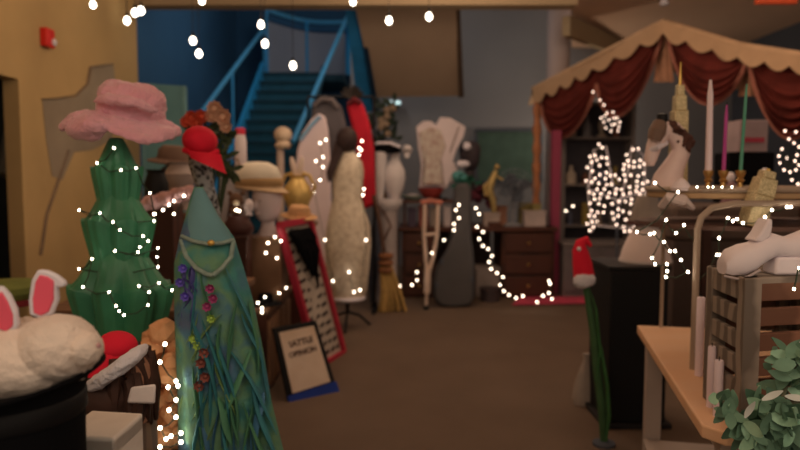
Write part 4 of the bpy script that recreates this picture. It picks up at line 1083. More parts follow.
# posts
pxz = P(538,92,8.85)
b = MB(); seg = []
for i in range(41):
    t = i/40; seg.append((.052+.012*math.sin(i*1.6), pxz.z*t))
b.lathe(seg, (pxz.x,8.87,0), 16).build('carved_post', mat('post_orange', (134,78,46), .6, .25, 10), cn)
MB().ell((pxz.x,8.87,pxz.z+.04), (.04,.04,.05)).build('finial', M_gold, cn)
p = P(558,130,8.15); MB().box((p.x, 8.25, p.z/2), (.11,.1,p.z)).build('rose_post', mat('post_rose', (98,34,44), .7, .1), cn, smooth=False)
p2 = P(806,58,5.45); MB().lathe([(.05,0),(.05,p2.z)], (p2.x+.25, 5.5, 0), 16).build('post', mat('post_tan', (120,84,52), .6), cn)

# pink mat under canopy
rg = MB().hexa([FL(512,305,.0),FL(606,303,.0),FL(602,296,.0),FL(520,297,.0),FL(512,305,.015),FL(606,303,.015),FL(602,296,.015),FL(520,297,.015)])
tag(rg.build('rose_mat', mat('mat_rose', (140,44,54), .95), smooth=False), 'rose pink floor mat at the foot of the canopy post', 'mat')

# shelf unit in tent
su = thing('shelf_unit', 'pale open shelf unit under the canopy behind the net lights', 'shelves', (P(590,280,8.7).x,8.85,0))
xa, xb = P(563,200,8.7).x, P(632,200,8.7).x; ztp = P(590,100,8.7).z
M_shelf = mat('shelf_grey', (86,72,62), .7, .1)
MB().box((xa,8.85,ztp/2), (.05,.3,ztp)).build('side_panel', M_shelf, su, smooth=False); MB().box((xb,8.85,ztp/2), (.05,.3,ztp)).build('side_panel', M_shelf, su, smooth=False)
MB().box(((xa+xb)/2,9.0,ztp/2), (xb-xa,.02,ztp)).build('back_panel', mat('shelf_back', (50,42,40), .8), su, smooth=False)
szs = []
for y in (103,138,185,226,262,296):
    zz_ = P(590,y,8.7).z; szs.append(zz_); MB().box(((xa+xb)/2,8.85,zz_), (xb-xa,.29,.03)).build('shelf_board', M_shelf, su, smooth=False)
rnd = random.Random(5); k_ = 0
names = ['jar','bottle','figurine','tin','candlestick']
cols = [(118,92,72),(86,74,66),(140,116,92),(92,54,38),(70,66,70),(110,86,40)]
posn = ['topmost','second','third','fourth']
for si, zz_ in enumerate(szs[1:4]):
    for q in range(4):
        x = xa+.13+ (xb-xa-.2)*q/3.6; nm = names[(si+q) % 5]; w = rnd.uniform(.04,.07); hh = rnd.uniform(.14,.30)
        cc = cols[(si*2+q) % 6]
        prof = {'jar':[(.8,0),(1,.1),(1,.75),(.7,.85),(.75,1),(.01,1)],'bottle':[(1,0),(1,.55),(.4,.75),(.35,1),(.01,1)],'figurine':[(1,0),(.9,.1),(.4,.2),(.7,.5),(.6,.7),(.35,.76),(.5,.88),(.3,.98),(.01,1)],'tin':[(1,0),(1,.85),(1.05,.85),(1.05,1),(.01,1)],'candlestick':[(1,0),(.9,.08),(.25,.15),(.4,.4),(.22,.6),(.45,.9),(.5,1),(.01,1)]}[nm]
        place = ['beside the rose post','second from the rose post','third from the rose post','last from the rose post'][q]
        o = MB().lathe([(a*w, b*hh) for a, b in prof], (x,8.82,zz_+.015), 14).build('shelf_'+nm, mat('shelfcol%d' % ((si*2+q) % 6), cc, .6))
        tag(o, '%s on the %s shelf under the canopy, %s' % (nm, ['upper','middle','lower'][si], place), nm, 'curios on the canopy shelf unit')

# net lights on a wire tree form
rnd = random.Random(11)
def inlobe(cx_, cy_, rx_, ry_): 
    a = rnd.random()*2*PI; q = math.sqrt(rnd.random()); return (cx_+rx_*q*math.cos(a), cy_+ry_*q*math.sin(a))
nl = []
tries = 0
while len(nl) < 100 and tries < 5000:
    tries += 1
    k = rnd.random()
    if k < .42: c_ = inlobe(598,180,13,36) if rnd.random() < .7 else inlobe(592,222,5,10)
    elif k < .8: c_ = inlobe(635,182,13,36)
    elif k < .9: c_ = inlobe(617,200,8,26)
    else: c_ = inlobe(629,226,7,10)
    if all((c_[0]-q[0])**2+(c_[1]-q[1])**2 > 20 for q in nl): nl.append(c_)
nl.sort(key=lambda q: (int(q[0]//10), q[1]*(1 if int(q[0]//10) % 2 else -1)))
light_string('net_lights', 'dense pinkish net of lights hung on the wire figure under the canopy', [P(x,y,6.6+rnd.uniform(-.15,.15)) for x,y in nl], .021, G_pink, wr=.003)
wf = thing('wire_deer', 'white wire light figure carrying the net lights', 'light figure', FL(617, 300))
wf.location = (P(617,300,6.75).x, 6.75, 0); OFF[wf.name]['off'] = Vector(wf.location)
b = MB()
b.tube([P(592,232,6.75),P(588,190,6.75),P(594,150,6.75),P(606,146,6.75),P(612,180,6.75),P(618,210,6.75),P(626,180,6.75),P(632,146,6.75),P(644,155,6.75),P(646,200,6.75),P(628,234,6.75)], .008, 6)
b.tube([P(590,190,6.75),P(617,200,6.75),P(646,190,6.75)], .008, 6); b.tube([P(592,225,6.75),P(617,228,6.75),P(632,228,6.75)], .008, 6)
b.build('wire_outline', M_white, wf)
MB().tube([P(617,205,6.75),(wf.location.x,6.75,0.02)], .012).lathe([(.16,0),(.16,.02),(.02,.03)], wf.location, 20).build('stand', M_slate, wf)
up_ = [(593,92),(600,100),(604,105),(607,113),(601,118),(604,122),(609,120),(613,112),(617,118),(612,125),(606,128),(615,124),(619,127),(618,131),(611,131),(605,116),(614,118),(620,122)]
light_string('string_lights', 'bunch of lights hanging from the canopy edge above the net lights', [P(x,y,7.2) for x,y in up_], .018, G_pink)
light_string('string_lights', 'bunch of lights hanging from the canopy edge beside the candles', [P(x,y,4.6+.1*math.sin(x)) for x,y in ((785,131),(796,132),(789,139),(794,143),(782,149),(779,156),(797,155),(780,163),(795,161),(784,170),(796,170),(799,147),(790,172),(799,165),(787,158),(792,180),(798,184))], .015, G_pink)
light_string('string_lights', 'two lights at the dark shelf beside the rose post', [P(566,211,7.9), P(573,206,7.9)], .02, G_warm)

# low grey cabinet beneath
cb = thing('grey_cabinet', 'low grey cabinet behind the santa hat stalk', 'cabinet', (P(585,290,7.9).x,8.2,0))
xa, xb = P(565,250,7.9).x, P(640,250,7.9).x; zt = P(590,243,7.9).z
MB().box(((xa+xb)/2,8.2,zt/2-.02), (xb-xa,.5,zt-.04)).build('cabinet_body', mat('cab_grey', (78,66,58), .8), cb, smooth=False)
MB().box(((xa+xb)/2,8.2,zt-.02), (xb-xa+.04,.54,.04)).build('cabinet_top', mat('cab_top', (86,72,62), .7), cb, bevel=.005)
for q in (0,1): MB().box((xa+(xb-xa)*(.25+.5*q),7.94,zt/2), ((xb-xa)*.46,.02,zt*.8)).build('door', mat('cab_door', (72,60,54), .8), cb, bevel=.005)

# ================================================================ RIGHT: pedestal, santa stalk
YP = 3.75
pd = thing('black_pedestal', 'tall black box pedestal beside the wooden table', 'pedestal', FL(630,430))
xa, xb = P(609,350,YP).x, P(667,350,YP).x; zt = P(636,266,YP).z
pd.location = ((xa+xb)/2, YP+.2, 0); OFF[pd.name]['off'] = Vector(pd.location)
MB().box(((xa+xb)/2,YP+.2,.03+(zt-.05)/2), (xb-xa,.4,zt-.05)).build('pedestal_body', M_black, pd, bevel=.008)
MB().box(((xa+xb)/2,YP+.2,zt-.012), (xb-xa+.02,.42,.024)).build('pedestal_top', mat('black_top', (16,14,13), .5), pd, bevel=.005)
MB().box(((xa+xb)/2,YP+.2,.015), (xb-xa+.06,.46,.03)).build('foot_plate', mat('foot_dark', (22,18,16), .7), pd, bevel=.004)
sl = thing('white_lampshade', 'white bell lampshade sitting on the black pedestal', 'lampshade', P(642,266,3.9))
q = P(645,268,3.95); q.z = zt
MB().lathe([(m(25,3.95),0),(m(25,3.95),.012),(m(22,3.95),.08),(m(17,3.95),.15),(m(12,3.95),.2),(m(10,3.95),.22),(m(3,3.95),.225)], q, 30).build('shade', mat('shade_white', (196,166,146), .85, .06), sl)
MB().lathe([(m(25.5,3.95),0),(m(25.8,3.95),.008),(m(25.3,3.95),.016)], q, 30).build('rim', M_plaster, sl)
zsh = q.z+.225
gs = thing('grey_lampshade', 'small grey lampshade above the white one', 'lampshade', (q.x,3.95,zsh))
MB().lathe([(m(17,3.95),0),(m(17,3.95),.01),(m(10,3.95),.17),(m(2,3.95),.175)], (q.x,3.95,zsh), 26).build('shade', mat('shade_grey', (104,88,74), .85), gs)
MB().lathe([(m(17.4,3.95),0),(m(17.6,3.95),.012),(m(17.0,3.95),.022)], (q.x,3.95,zsh), 26).build('rim', mat('rim_maroon', (64,34,28), .7), gs)

ss = thing('leafy_stalk', 'tall green cloth stalk with a leaf, standing in the aisle', 'stalk', FL(602,446))
YS = 3.5; bsx = P(604,440,YS)
ss.location = (bsx.x, YS, 0); OFF[ss.name]['off'] = Vector(ss.location)
MB().tube([(bsx.x,YS,.02), P(602,410,YS), P(597,370,YS), P(593,330,YS), P(588,300,YS), P(585,276,YS)], [.02,.022,.022,.02,.018,.02], 10).build('stem', mat('stalk_green', (42,60,32), .7, .3, 8), ss)
MB().tube([P(606,440,YS-.03), P(609,415,YS-.04), P(607,385,YS-.04), P(601,350,YS-.03), P(597,330,YS-.02)], [.012,.024,.026,.02,.006], 10, flat=.4).build('leaf', mat('stalk_leaf', (38,66,32), .7, .3, 8), ss)
MB().tube([P(596,380,YS-.02), P(600,350,YS-.03), P(596,310,YS-.03), P(591,292,YS-.02)], [.006,.016,.016,.004], 8, flat=.4).build('leaf', MATS['stalk_leaf'], ss)
MB().lathe([(.06,0),(.06,.015),(.025,.025)], (bsx.x,YS,0), 20).build('base', M_slate, ss)
sh2 = thing('santa_hat', 'small red santa hat on the top of the green stalk', 'hat', P(583,286,YS))
fuzz(MB().tube([P(575,283,YS), P(580,281,YS-.04), P(588,280,YS-.04), P(593,278,YS)], [.03,.042,.042,.03], 12).build('fur_band', M_fur, sh2), .012, .02, 2)
MB().tube([P(584,276,YS), P(582,262,YS), P(580,250,YS), P(581,243,YS), P(586,240,YS), P(591,246,YS)], [.055,.05,.04,.03,.022,.01], 14).build('hat_bag', M_red, sh2)
MB().ell(P(579,249,YS-.045), (.012,.012,.012), nu=8, nv=6).build('button', M_white, sh2)
wbg = thing('plastic_bag', 'pale crumpled plastic bag on the floor behind the green stalk', 'bag', FL(588,412))
YW = 4.15; wx = P(586,400,YW).x
b = MB()
b.lathe([(m(13,YW),0),(m(14,YW),.05),(m(11,YW),.15),(m(6,YW),.24),(m(3,YW),.30),(m(4,YW),.33)], (wx,YW,0), 18, 1, .6, fold=.15, nf=6)
b.build('bag_body', mat('bag_pale', (112,94,78), .5, .2, 12), wbg)

# ================================================================ WOODEN TABLE
TH = .75
A = FL(637,325,TH); B = FL(706,431,TH)
dv = (A-B).normalized(); rv = Vector((dv.y, -dv.x, 0))
tl = (A-B).length; Wd_ = 1.2
wt = thing('wooden_table', 'light wood table with grey legs along the right side', 'table', ((A+B)/2+rv*.6))
wt.location.z = 0; OFF[wt.name]['off'] = Vector(wt.location)
def tq(a, b, z): return Vector((B.x, B.y, 0))+dv*a+rv*b+Vector((0,0,z))
ch = .05
top = [tq(0,ch,TH), tq(0,Wd_,TH), tq(tl,Wd_,TH), tq(tl,0,TH), tq(ch,0,TH)]
MB().prism(top, (0,0,-.04)).build('tabletop', M_wood, wt, smooth=False, bevel=.006)
M_leg = mat('leg_greige', (118,98,82), .6, .1)
for a, b in ((.1,.09),(tl-.06,.07),(.1,Wd_-.08),(tl-.06,Wd_-.08)): MB().box(tq(a,b,(TH-.04)/2), (.07,.07,TH-.04), rz=-math.atan2(dv.x,dv.y)).build('leg', M_leg, wt, bevel=.004)
MB().bar(tq(.1,.10,TH-.09), tq(tl-.06,.09,TH-.09), .025, .1).build('apron', M_leg, wt, smooth=False)
MB().bar(tq(.1,.10,TH-.09), tq(.1,Wd_-.08,TH-.09), .025, .1).build('apron', M_leg, wt, smooth=False)
MB().bar(tq(.16,.2,.22), tq(tl-.1,.2,.22), .35, .025).build('lower_shelf', M_leg, wt, smooth=False)
MB().hexa([tq(.16,.42,.02),tq(tl-.1,.42,.02),tq(tl-.1,.44,.02),tq(.16,.44,.02),tq(.16,.42,TH-.06),tq(tl-.1,.42,TH-.06),tq(tl-.1,.44,TH-.06),tq(.16,.44,TH-.06)]).build('back_panel', mat('panel_greige', (96,78,64), .8, .1), wt, smooth=False)

# rack (oval brass etagere) on table
ra = thing('oval_rack', 'brass oval tiered rack with thin legs on the wooden table', 'rack', FL(690,345,TH))
M_rail_b = mat('aged_brass', (112,90,70), .55, .2, 8, metal=.15)
zs = P(725,190,2.55).z
xl = P(655,187,2.75).x
cxr, cyr, rxr, ryr = xl+.44, 2.78, .44, .28
ov = [Vector((cxr+rxr*math.copysign(abs(math.cos(t))**.8,math.cos(t)), cyr+ryr*math.copysign(abs(math.sin(t))**.8,math.sin(t)), 0)) for t in [2*PI*i/48 for i in range(48)]]
MB().prism([p+Vector((0,0,zs-.035)) for p in ov], (0,0,.03)).build('top_shelf', mat('shelf_goldwood', (124,92,60), .5, .2, 6), ra, smooth=False, bevel=.006)
MB().tube([p+Vector((0,0,zs)) for p in ov], .012, 8, closed=True).build('gallery_rail', M_rail_b, ra)
zs2 = P(700,224,2.55).z
MB().prism([Vector((cxr+(p.x-cxr)*1.04-.02, cyr+(p.y-cyr)*1.26, zs2-.02)) for p in ov], (0,0,.016)).build('middle_shelf', mat('shelf_dark', (66,44,34), .5, .2), ra, smooth=False)
l1 = FL(661,327,TH); l2 = FL(693,369,TH)
for L in (l1, Vector((l1.x+.7, l1.y-.05, TH))):
    MB().tube([L, Vector((L.x,L.y,zs2-.01))], .009, 8).build('leg', M_rail_b, ra)
t2 = P(697,212,l2.y)
arch = [l2, Vector((l2.x,l2.y,t2.z-.06)), Vector((l2.x+.012,l2.y,t2.z-.02)), Vector((l2.x+.05,l2.y,t2.z+.015)), Vector((l2.x+.14,l2.y+.02,t2.z+.03)), Vector((l2.x+.4,l2.y+.03,t2.z+.03))]
arch += [Vector((l2.x+.50,l2.y+.03,t2.z+.0)), Vector((l2.x+.53,l2.y+.03,t2.z-.06)), Vector((l2.x+.53,l2.y+.03,TH))]
MB().tube(arch, .012, 10).build('arched_leg', M_rail_b, ra)
# candles & holders
def candle(label, px, ytop, ybase, Y, wpx, col, hold, bend=0):
    zb_ = zs-.004; base = Vector((P(px,187,Y).x, Y, zb_))
    hh = m(20,Y); hld = thing('candlestick', hold, 'candlestick', base, 'brass candlesticks on the oval rack')
    MB().lathe([(.028,0),(.03,.006),(.012,.014),(.009,hh*.4),(.017,hh*.5),(.010,hh*.62),(.019,hh*.86),(.019,hh),(.004,hh)], base, 18).build('stem', M_brass, hld)
    cd = thing('taper_candle', label, 'candle', base+Vector((0,0,hh)), 'taper candles on the oval rack')
    tp = P(px,ytop,Y); r_ = m(wpx/2,Y); c0 = base+Vector((0,0,hh)); n_ = 6
    pts_ = [c0.lerp(Vector((c0.x+m(bend,Y),Y,tp.z)), i/n_)+Vector((0,0,0)) for i in range(n_+1)]
    MB().tube(pts_, [r_*(1-.25*i/n_) for i in range(n_)]+[r_*.35], 12).build('wax', mat('wax_%d' % px, col, .5, .05), cd)
    MB().tube([pts_[-1], pts_[-1]+Vector((0,0,.012))], .0015, 5).build('wick', M_black, cd)
candle('tall white taper candle on the oval rack', 708, 80, 0, 2.66, 7, (172,144,132), 'brass holder under the white candle', -1)
candle('magenta taper candle between the white and green candles', 723, 105, 0, 2.66, 4, (118,40,76), 'brass holder under the magenta candle', 1)
candle('dark green taper candle, thinnest of the three candles', 740, 84, 0, 2.66, 3.5, (54,92,68), 'tall brass holder under the green candle', 3)
# glitter tower models
def tower(name, label, px, y0, y1, wpx, Y, tilt, zb_, spire=True):
    base = Vector((P(px,y1,Y).x, Y, zb_)); hh = P(px,y0,Y).z-zb_; w = m(wpx,Y)
    r = thing(name, label, 'model tower', base); R = Euler((0,tilt,0)).to_matrix()
    b = MB(); 
    for s_, za, zb2 in (((1,0,.62),(.75,.62,.74),(.5,.74,.82)) if spire else ((1.1,0,.55),(1.0,.55,.85),(.7,.85,.98))):
        q = []
        for z in (za,zb2):
            for sx_, sy_ in ((-1,-1),(1,-1),(1,1),(-1,1)): q.append(base+R@Vector((sx_*w*s_/2*(1 if z == za else .9), sy_*w*s_/2*(1 if z == za else .9), z*hh)))
        b.hexa(q)
    b.build('tower_body', mat('glitter_gold', (146,122,84), .4, rgb2=(104,84,54), scale=260, kind='voronoi', metal=.5), r, bevel=.003)
    MB().tube([base+R@Vector((0,0,hh*.8)), base+R@Vector((0,0,hh*(1 if spire else 1.02)))], [w*.12,w*(.03 if spire else .1)], 8).build('spire', M_gold, r)
tower('gold_tower', 'gold glitter model tower with a spire behind the horse head', 677, 62, 190, 15, 2.9, 0, zs-.004)
tower('gold_tower', 'gold glitter tower leaning under the edge of the oval rack', 751, 168, 227, 19, 2.455, .26, zs2-.003, False)
# horse head
hsd = thing('carousel_horse_bust', 'painted white horse head with a dark mane on the oval rack', 'ornament', P(664,188,2.8))
YH = 2.8; hsd.location.z = zs
OFF[hsd.name]['off'] = Vector(hsd.location)
MB().tube([P(668,189,YH), P(668,178,YH), P(674,166,YH), P(681,152,YH), P(680,140,YH), P(672,130,YH), P(663,126,YH)], [.075,.06,.045,.038,.042,.04,.025], 14).tube([P(668,127,YH), P(660,134,YH), P(654,146,YH), P(650,160,YH), P(650,166,YH)], [.03,.04,.032,.026,.016], 14).build('head', mat('horse_white', (150,122,106), .6, .15, 6), hsd)
MB().tube([P(660,124,YH-.015), P(657,132,YH-.035), P(654,140,YH-.03)], [.03,.036,.028], 12).build('face_patch', mat('horse_brown', (80,58,44), .6, .2), hsd)
MB().tube([P(648,151,YH), P(657,148,YH-.045), P(666,143,YH)], .012, 8).build('noseband', M_white, hsd)
b = MB()
for i in range(30):
    t = random.random(); s0 = P(668,122,YH).lerp(P(686,138,YH), t); b.tube([s0+Vector((0,random.uniform(-.04,.03),0)), s0+Vector((.02,random.uniform(-.05,.03),-.03)), s0+Vector((.005,random.uniform(-.05,.03),-.065))], [.014,.018,.005], 6)
b.build('mane', mat('mane_dark', (54,30,22), .7, .3, 20), hsd)
MB().lathe([(.024,0),(.022,.04),(.008,.045)], P(662,124,YH), 10).build('ear_plume', M_black, hsd)
# white china on rack
for x, y, w_, lab, nm in ((681,186,14,'small white domed dish at the foot of the horse head','dish'),):
    o = MB().lathe([(m(w_/2+2,2.62),0),(m(w_/2+3,2.62),.012),(m(w_/2,2.62),.03),(m(w_/4,2.62),.045),(.004,.05)], (P(x,y,2.62).x,2.62,zs-.004), 20).build('china_'+nm, M_foam)
    tag(o, lab, nm)
# drapes between tiers
wc = thing('white_cloth', 'bunched white cloth hanging between the rack tiers', 'cloth', P(678,208,2.62))
b = MB()
b.tube([P(662,206,2.6),P(670,198,2.56),P(682,200,2.55),P(692,208,2.58)], [.02,.034,.034,.016], 10, flat=.7)
b.build('cloth_folds', mat('cloth_white', (140,116,100), .9, .2, 12), wc)
rp = [(655,183),(678,192),(637,232),(650,234),(654,233),(664,242),(670,251),(675,251),(681,260),(688,272),(666,277),(667,271),(667,264),(655,264),(652,258),(666,220),(676,233),(684,225),(698,243),(698,281),(717,255),(720,255),(719,238),(728,218),(733,221),(737,219),(743,223),(765,217),(772,210),(787,207),(791,207)]
light_string('string_lights', 'string of lights trailing over the brass oval rack', [P(x,y,2.38) for x,y in rp], .0095, G_near, sag=.03)
light_string('string_lights', 'tiny lights on the top shelf among the candlesticks', [P(x,187,2.5) for x in (697,708,713,722,732)], .006, G_near, wr=.0015)
# clutter behind the rack: dark trunk, pale sign box
tk = thing('steamer_trunk', 'dark brown trunk on the floor behind the rack', 'trunk', (P(745,300,4.6).x,4.9,0))
xa, xb = P(672,300,4.6).x, P(830,300,4.6).x; zt = P(740,205,4.6).z
MB().box(((xa+xb)/2,4.9,zt*.4), (xb-xa,.6,zt*.8)).build('trunk_body', mat('trunk_brown', (52,38,30), .8, .25, 3), tk, bevel=.01)
MB().box(((xa+xb)/2,4.9,zt*.9), (xb-xa+.02,.62,zt*.2-.005)).build('lid', mat('trunk_lid', (60,44,34), .7, .2, 3), tk, bevel=.03)
for x in (.2,.8): MB().box((xa+(xb-xa)*x,4.58,zt*.5), (.06,.02,zt*.98)).build('strap', M_dwood, tk)
zt0 = zt
sgb = thing('striped_carton', 'pale box with a red band behind the green candle', 'box', P(753,200,4.9))
xa, xb = P(739,140,4.85).x, P(768,140,4.85).x; z1, z2 = P(750,152,4.85).z, P(750,120,4.85).z
MB().box(((xa+xb)/2,4.95,(z1+z2)/2), (xb-xa,.2,z2-z1)).build('box_body', mat('carton_blush', (104,82,74), .8), sgb, bevel=.006)
MB().box(((xa+xb)/2,4.845,P(750,140,4.85).z), ((xb-xa)*.7,.012,.035)).build('red_band', mat('band_red', (112,34,40), .8), sgb)
bpd = MB().box(((xa+xb)/2,4.98,(zt0+z1)/2), (xb-xa+.12,.24,z1-zt0-.002)); tag(bpd.build('black_case', M_blackfab, bevel=.006), 'black case under the pale box with a red band', 'case')
def doll(px, ytop, ybase, Y, col, lab):
    t_, b_ = P(px,ytop,Y), P(px,ybase,Y); hh = t_.z-b_.z
    r = thing('porcelain_doll', lab, 'doll', b_)
    MB().ell(t_-Vector((0,0,hh*.16)), (hh*.12,hh*.12,hh*.16)).build('head', M_foam, r)
    MB().lathe([(hh*.28,0),(hh*.3,.02),(hh*.14,hh*.5),(hh*.16,hh*.62),(hh*.05,hh*.74)], b_, 18).build('gown', mat('doll_%d' % px, col, .85), r)
doll(731,172,205,4.5 if False else 4.75,(96,66,60),'small doll in a dusty rose gown behind the magenta candle')
doll(765,168,205,4.75,(60,44,44),'small doll in a dark gown behind the leaning tower')

# crate (weathered side, slatted front)
CY0 = 1.98
c0 = FL(707,395,TH); 
cr3 = thing('slatted_crate', 'weathered wooden slatted crate on the table under the white shoe', 'crate', FL(760,400,TH))
M_cw = mat('weathered_wood', (98,80,64), .85, rgb2=(70,56,44), scale=5, kind='wave')
M_cf = mat('crate_brown', (92,58,40), .8, rgb2=(70,42,28), scale=4, kind='wave')
ct_z = P(745,275,1.86).z
Cn = Vector((P(745,300,1.80).x, 1.80, 0)); Cf = Vector((P(707,300,2.06).x, 2.06, 0)); Cr = Vector((P(835,300,1.86).x, 1.86, 0))
sd = (Cf-Cn); fd_ = (Cr-Cn)
sdn = sd.normalized(); fdn = fd_.normalized()
hz = ct_z-TH; nslat = 6; gap = .02; shh = hz/nslat
Cb = Cf+fd_
for a, b, mt, inn in ((Cn,Cf,M_cw,fdn),(Cn,Cr,M_cf,sdn),(Cr,Cb,M_cw,-fdn),(Cf,Cb,M_cf,-sdn)):
    for k in range(nslat):
        z0_ = TH+.004+k*shh; z1_ = z0_+shh-gap
        MB().hexa([Vector((p.x,p.y,z)) for z in (z0_,z1_) for p in (a,b,b+inn*.018,a+inn*.018)]).build('slat', mt, cr3, smooth=False, bevel=.003)
for p, i1, i2 in ((Cn,fdn,sdn),(Cf,fdn,-sdn),(Cr,-fdn,sdn),(Cb,-fdn,-sdn)):
    q = p+i1*.012+i2*.012
    MB().hexa([Vector((v.x,v.y,z)) for z in (TH+.001,ct_z) for v in (q-i1*.016-i2*.016, q+i1*.04-i2*.016, q+i1*.04+i2*.03, q-i1*.016+i2*.03)]).build('corner_post', M_cw, cr3, smooth=False, bevel=.004)
MB().hexa([Vector((p.x,p.y,z)) for z in (ct_z-.02,ct_z) for p in (Cn,Cr,Cb,Cf)]).build('top_board', M_cw, cr3, smooth=False, bevel=.004)
for t in ():
    q = Cf.lerp(Cn,t); MB().tube([Vector((q.x,q.y,ct_z-.06))-fdn*.012-sdn*.03, Vector((q.x,q.y,ct_z-.085))-fdn*.016, Vector((q.x,q.y,ct_z-.09))-fdn*.012+sdn*.03], .01, 8).build('edge_knot', M_cw, cr3)
# white shoe
we = thing('white_heeled_shoe', 'chunky white block-heeled shoe on top of the crate', 'shoe', Vector((P(760,280,1.86).x,1.9,ct_z)))
YW = 1.88
M_shoe = mat('shoe_white', (176,152,138), .55, .05, 5)
b = MB()
secs = [(722,258,274,.03),(728,249,277,.042),(740,244,277,.046),(750,242,272,.046),(760,236,264,.044),(772,233,257,.040),(785,237,257,.038),(798,232,259,.04),(812,226,262,.036)]
vs = []; fs = []; nn = 16
for x, ya, yb, w_ in secs:
    A_, B_ = P(x,ya,YW), P(x,yb,YW); h2 = (A_.z-B_.z)/2
    for j in range(nn):
        t = 2*PI*j/nn; vs.append(Vector((A_.x, YW+w_*math.copysign(abs(math.cos(t))**.8,math.cos(t)), max(ct_z+.001,(A_.z+B_.z)/2+h2*math.copysign(abs(math.sin(t))**.8,math.sin(t))))))
for i in range(len(secs)-1):
    for j in range(nn): fs.append((i*nn+j, i*nn+(j+1) % nn, (i+1)*nn+(j+1) % nn, (i+1)*nn+j))
fs += [tuple(range(nn))[::-1], tuple(range((len(secs)-1)*nn, len(secs)*nn))]
b.add(vs, fs).build('upper', M_shoe, we)
MB().prism([P(x,y,YW-.03) for x,y in ((754,241),(761,233),(766,224),(769,219),(773,219),(773,228),(771,237),(763,243))], (0,.06,0)).build('tongue', M_shoe, we, bevel=.012)
hq = []
for z in (ct_z+.001, P(780,256,YW).z):
    xa_, xb_ = (P(767,280,YW).x, P(798,280,YW).x) if z < ct_z+.01 else (P(771,256,YW).x, P(801,256,YW).x)
    hq += [Vector((xa_,YW-.034,z)),Vector((xb_,YW-.034,z)),Vector((xb_,YW+.034,z)),Vector((xa_,YW+.034,z))]
MB().hexa(hq).build('heel', M_shoe, we, bevel=.008)
MB().tube([P(724,276,YW-.03), P(738,279,YW-.044), P(750,276,YW-.044), P(760,270,YW-.04)], .004, 6).build('welt', mat('welt', (120,100,88), .7), we)
light_string('string_lights', 'last lights of a string resting on top of the crate', [P(794,289,1.78), P(799,268,1.80), P(806,280,1.78)], .008, G_near)
# candles/bottles standing on the table
for x, y0, y1, Y, w_, lab in ((711,346,384,1.98,8,'white pillar candle in front of the crate, rear of a pair'),(718,360,398,1.9,9,'white pillar candle in front of the crate, nearer of a pair'),(699,297,366,2.3,8,'taller white pillar candle behind the brass arch leg')):
    q = P(x,y1,Y); zt_2 = P(x,y0,Y).z; r_ = m(w_/2,Y)
    cd = thing('pillar_candle', lab, 'candle', (q.x,Y,TH), 'white pillar candles on the wooden table')
    MB().lathe([(r_,0),(r_,zt_2-TH-.004),(r_*.8,zt_2-TH),(r_*.2,zt_2-TH-.004)], (q.x,Y,TH), 18).build('wax', mat('pillar_wax', (158,132,122), .6, .05), cd)
    MB().tube([(q.x,Y,zt_2-.005),(q.x,Y,zt_2+.010)], .0015, 5).build('wick', M_black, cd)

# eucalyptus garland
eu = thing('leafy_garland', 'green leafy garland hanging over the front table corner', 'garland', FL(760,440,TH))
rnd = random.Random(21)
stems = [[(724,402),(732,414),(748,424),(764,432),(786,436)],[(802,356),(790,376),(782,400),(778,430),(780,460)],[(752,412),(764,404),(780,406),(802,402)],[(762,460),(760,445),(750,432)],[(804,350),(792,356),(784,366)]]
YE = 1.6; b = MB(); l1_ = MB(); l2_ = MB()
for si, s_ in enumerate(stems):
    pts_ = [P(x,y,YE+.03*math.sin(i*1.7+si)) for i, (x,y) in enumerate(s_)]
    b.tube(pts_, .005, 6)
    for a, c_ in zip(pts_, pts_[1:]):
        for k in range(10):
            p = a.lerp(c_, rnd.random())+Vector((rnd.gauss(0,.012),rnd.gauss(0,.03),rnd.gauss(0,.012)))
            d = Vector((rnd.gauss(0,1),rnd.gauss(-.3,.6),rnd.gauss(-.3,.9)))
            (l1_ if rnd.random() < .72 else l2_).leaf(p, d, (rnd.gauss(0,.5),-1,rnd.gauss(.4,.4)), rnd.uniform(.04,.07), rnd.uniform(.022,.036), rnd.uniform(-.2,.3), 6)
for k in range(70):
    x = rnd.uniform(768,808); y = rnd.uniform(410,462)
    l1_.leaf(P(x,y,YE+rnd.uniform(-.05,.1)), (rnd.gauss(0,.8),-.3,rnd.gauss(-.6,.6)), (0,-1,.3), rnd.uniform(.06,.1), rnd.uniform(.03,.05), .2, 6)
b.build('stems', mat('euc_stem', (66,60,42), .8), eu)
l1_.build('leaves', mat('euc_leaf', (76,92,68), .6, rgb2=(48,62,44), scale=8), eu)
l2_.build('leaves', mat('euc_leaf_pale', (112,128,98), .6, rgb2=(76,96,70), scale=8), eu)
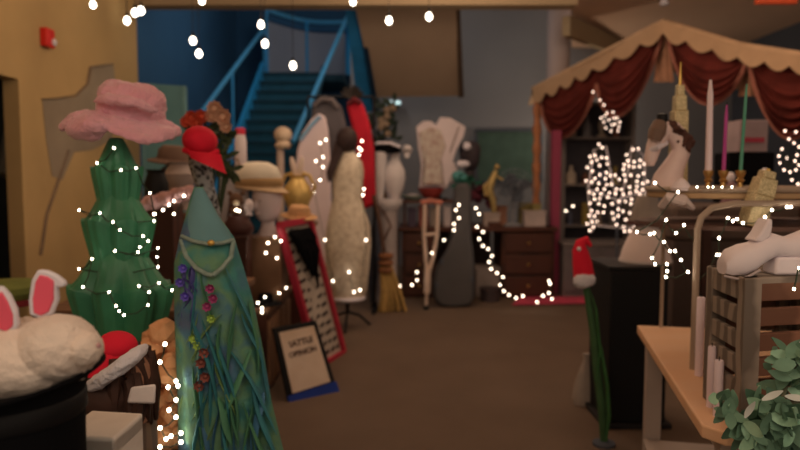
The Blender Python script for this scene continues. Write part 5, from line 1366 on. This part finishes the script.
for x, y, dx, dy in ((762,400,10,-6),(785,396,20,3),(745,418,3,-10),(800,342,10,2)): MB().leaf(P(x,y,YE-.07), (dx,-2,-dy), (0,-1,.5), .05, .016, .2, 6).build('pale_bract', mat('bract', (158,148,128), .7), eu)

# ================================================================ CAMERA, LIGHT, WORLD
cam = bpy.data.cameras.new('camera'); co_ = bpy.data.objects.new('camera', cam); COL.objects.link(co_)
co_.location = (0,0,H); co_.rotation_euler = (PI/2-T, 0, 0)
cam.sensor_width = 36; cam.lens = 36*F/800; cam.clip_start = .05; cam.clip_end = 60
cam.dof.use_dof = True; cam.dof.focus_distance = 1.55; cam.dof.aperture_fstop = (cam.lens/1000)/.013
SC.camera = co_
def lamp(name, loc, e, col, r):
    l = bpy.data.lights.new(name, 'POINT'); l.energy = e; l.color = col; l.shadow_soft_size = r
    o = bpy.data.objects.new(name, l); COL.objects.link(o); o.location = loc; return o
WARM = (1,.76,.54)
lamp('fill_light', (-.8,-.3,2.7), 36, WARM, .5)  # unseen fill added behind the camera to brighten the foreground fronts
lamp('fill_light', (1.2,.2,2.8), 25.1, WARM, .5)  # second added fill, for the right foreground
lamp('fill_light', (-1.0,4.6,3.2), 27.1, WARM, .5)  # this and the next three: added ambient fills out of view, no fixture modelled
lamp('fill_light', (1.6,4.8,3.2), 27.1, WARM, .5)
lamp('fill_light', (3.9,4.5,3.2), 20.9, WARM, .5)
lamp('fill_light', (.4,6.2,3.2), 32, WARM, .5)  # added fill, kept strong for the back of the room
lamp('stairwell_fill', (-1.2,9.6,4.7), 40, (1,.86,.7), .3)  # added fill out of view, lifts the blue stairwell walls
lamp('hidden_uplight', (2.7,9.9,2.0), 16, WARM, .15)  # added uplight hidden behind the shelf unit, brightens ceiling and back wall
w = bpy.data.worlds.new('world'); SC.world = w; w.use_nodes = True
w.node_tree.nodes['Background'].inputs[0].default_value = (1,.76,.56,1); w.node_tree.nodes['Background'].inputs[1].default_value = .4
vs_ = SC.view_settings; vs_.view_transform = 'Standard'; vs_.look = 'None'; vs_.exposure = .15; vs_.gamma = 1; vs_.use_curve_mapping = False
SC.cycles.use_denoising = True
SC.cycles.max_bounces = 6; SC.cycles.sample_clamp_indirect = 3
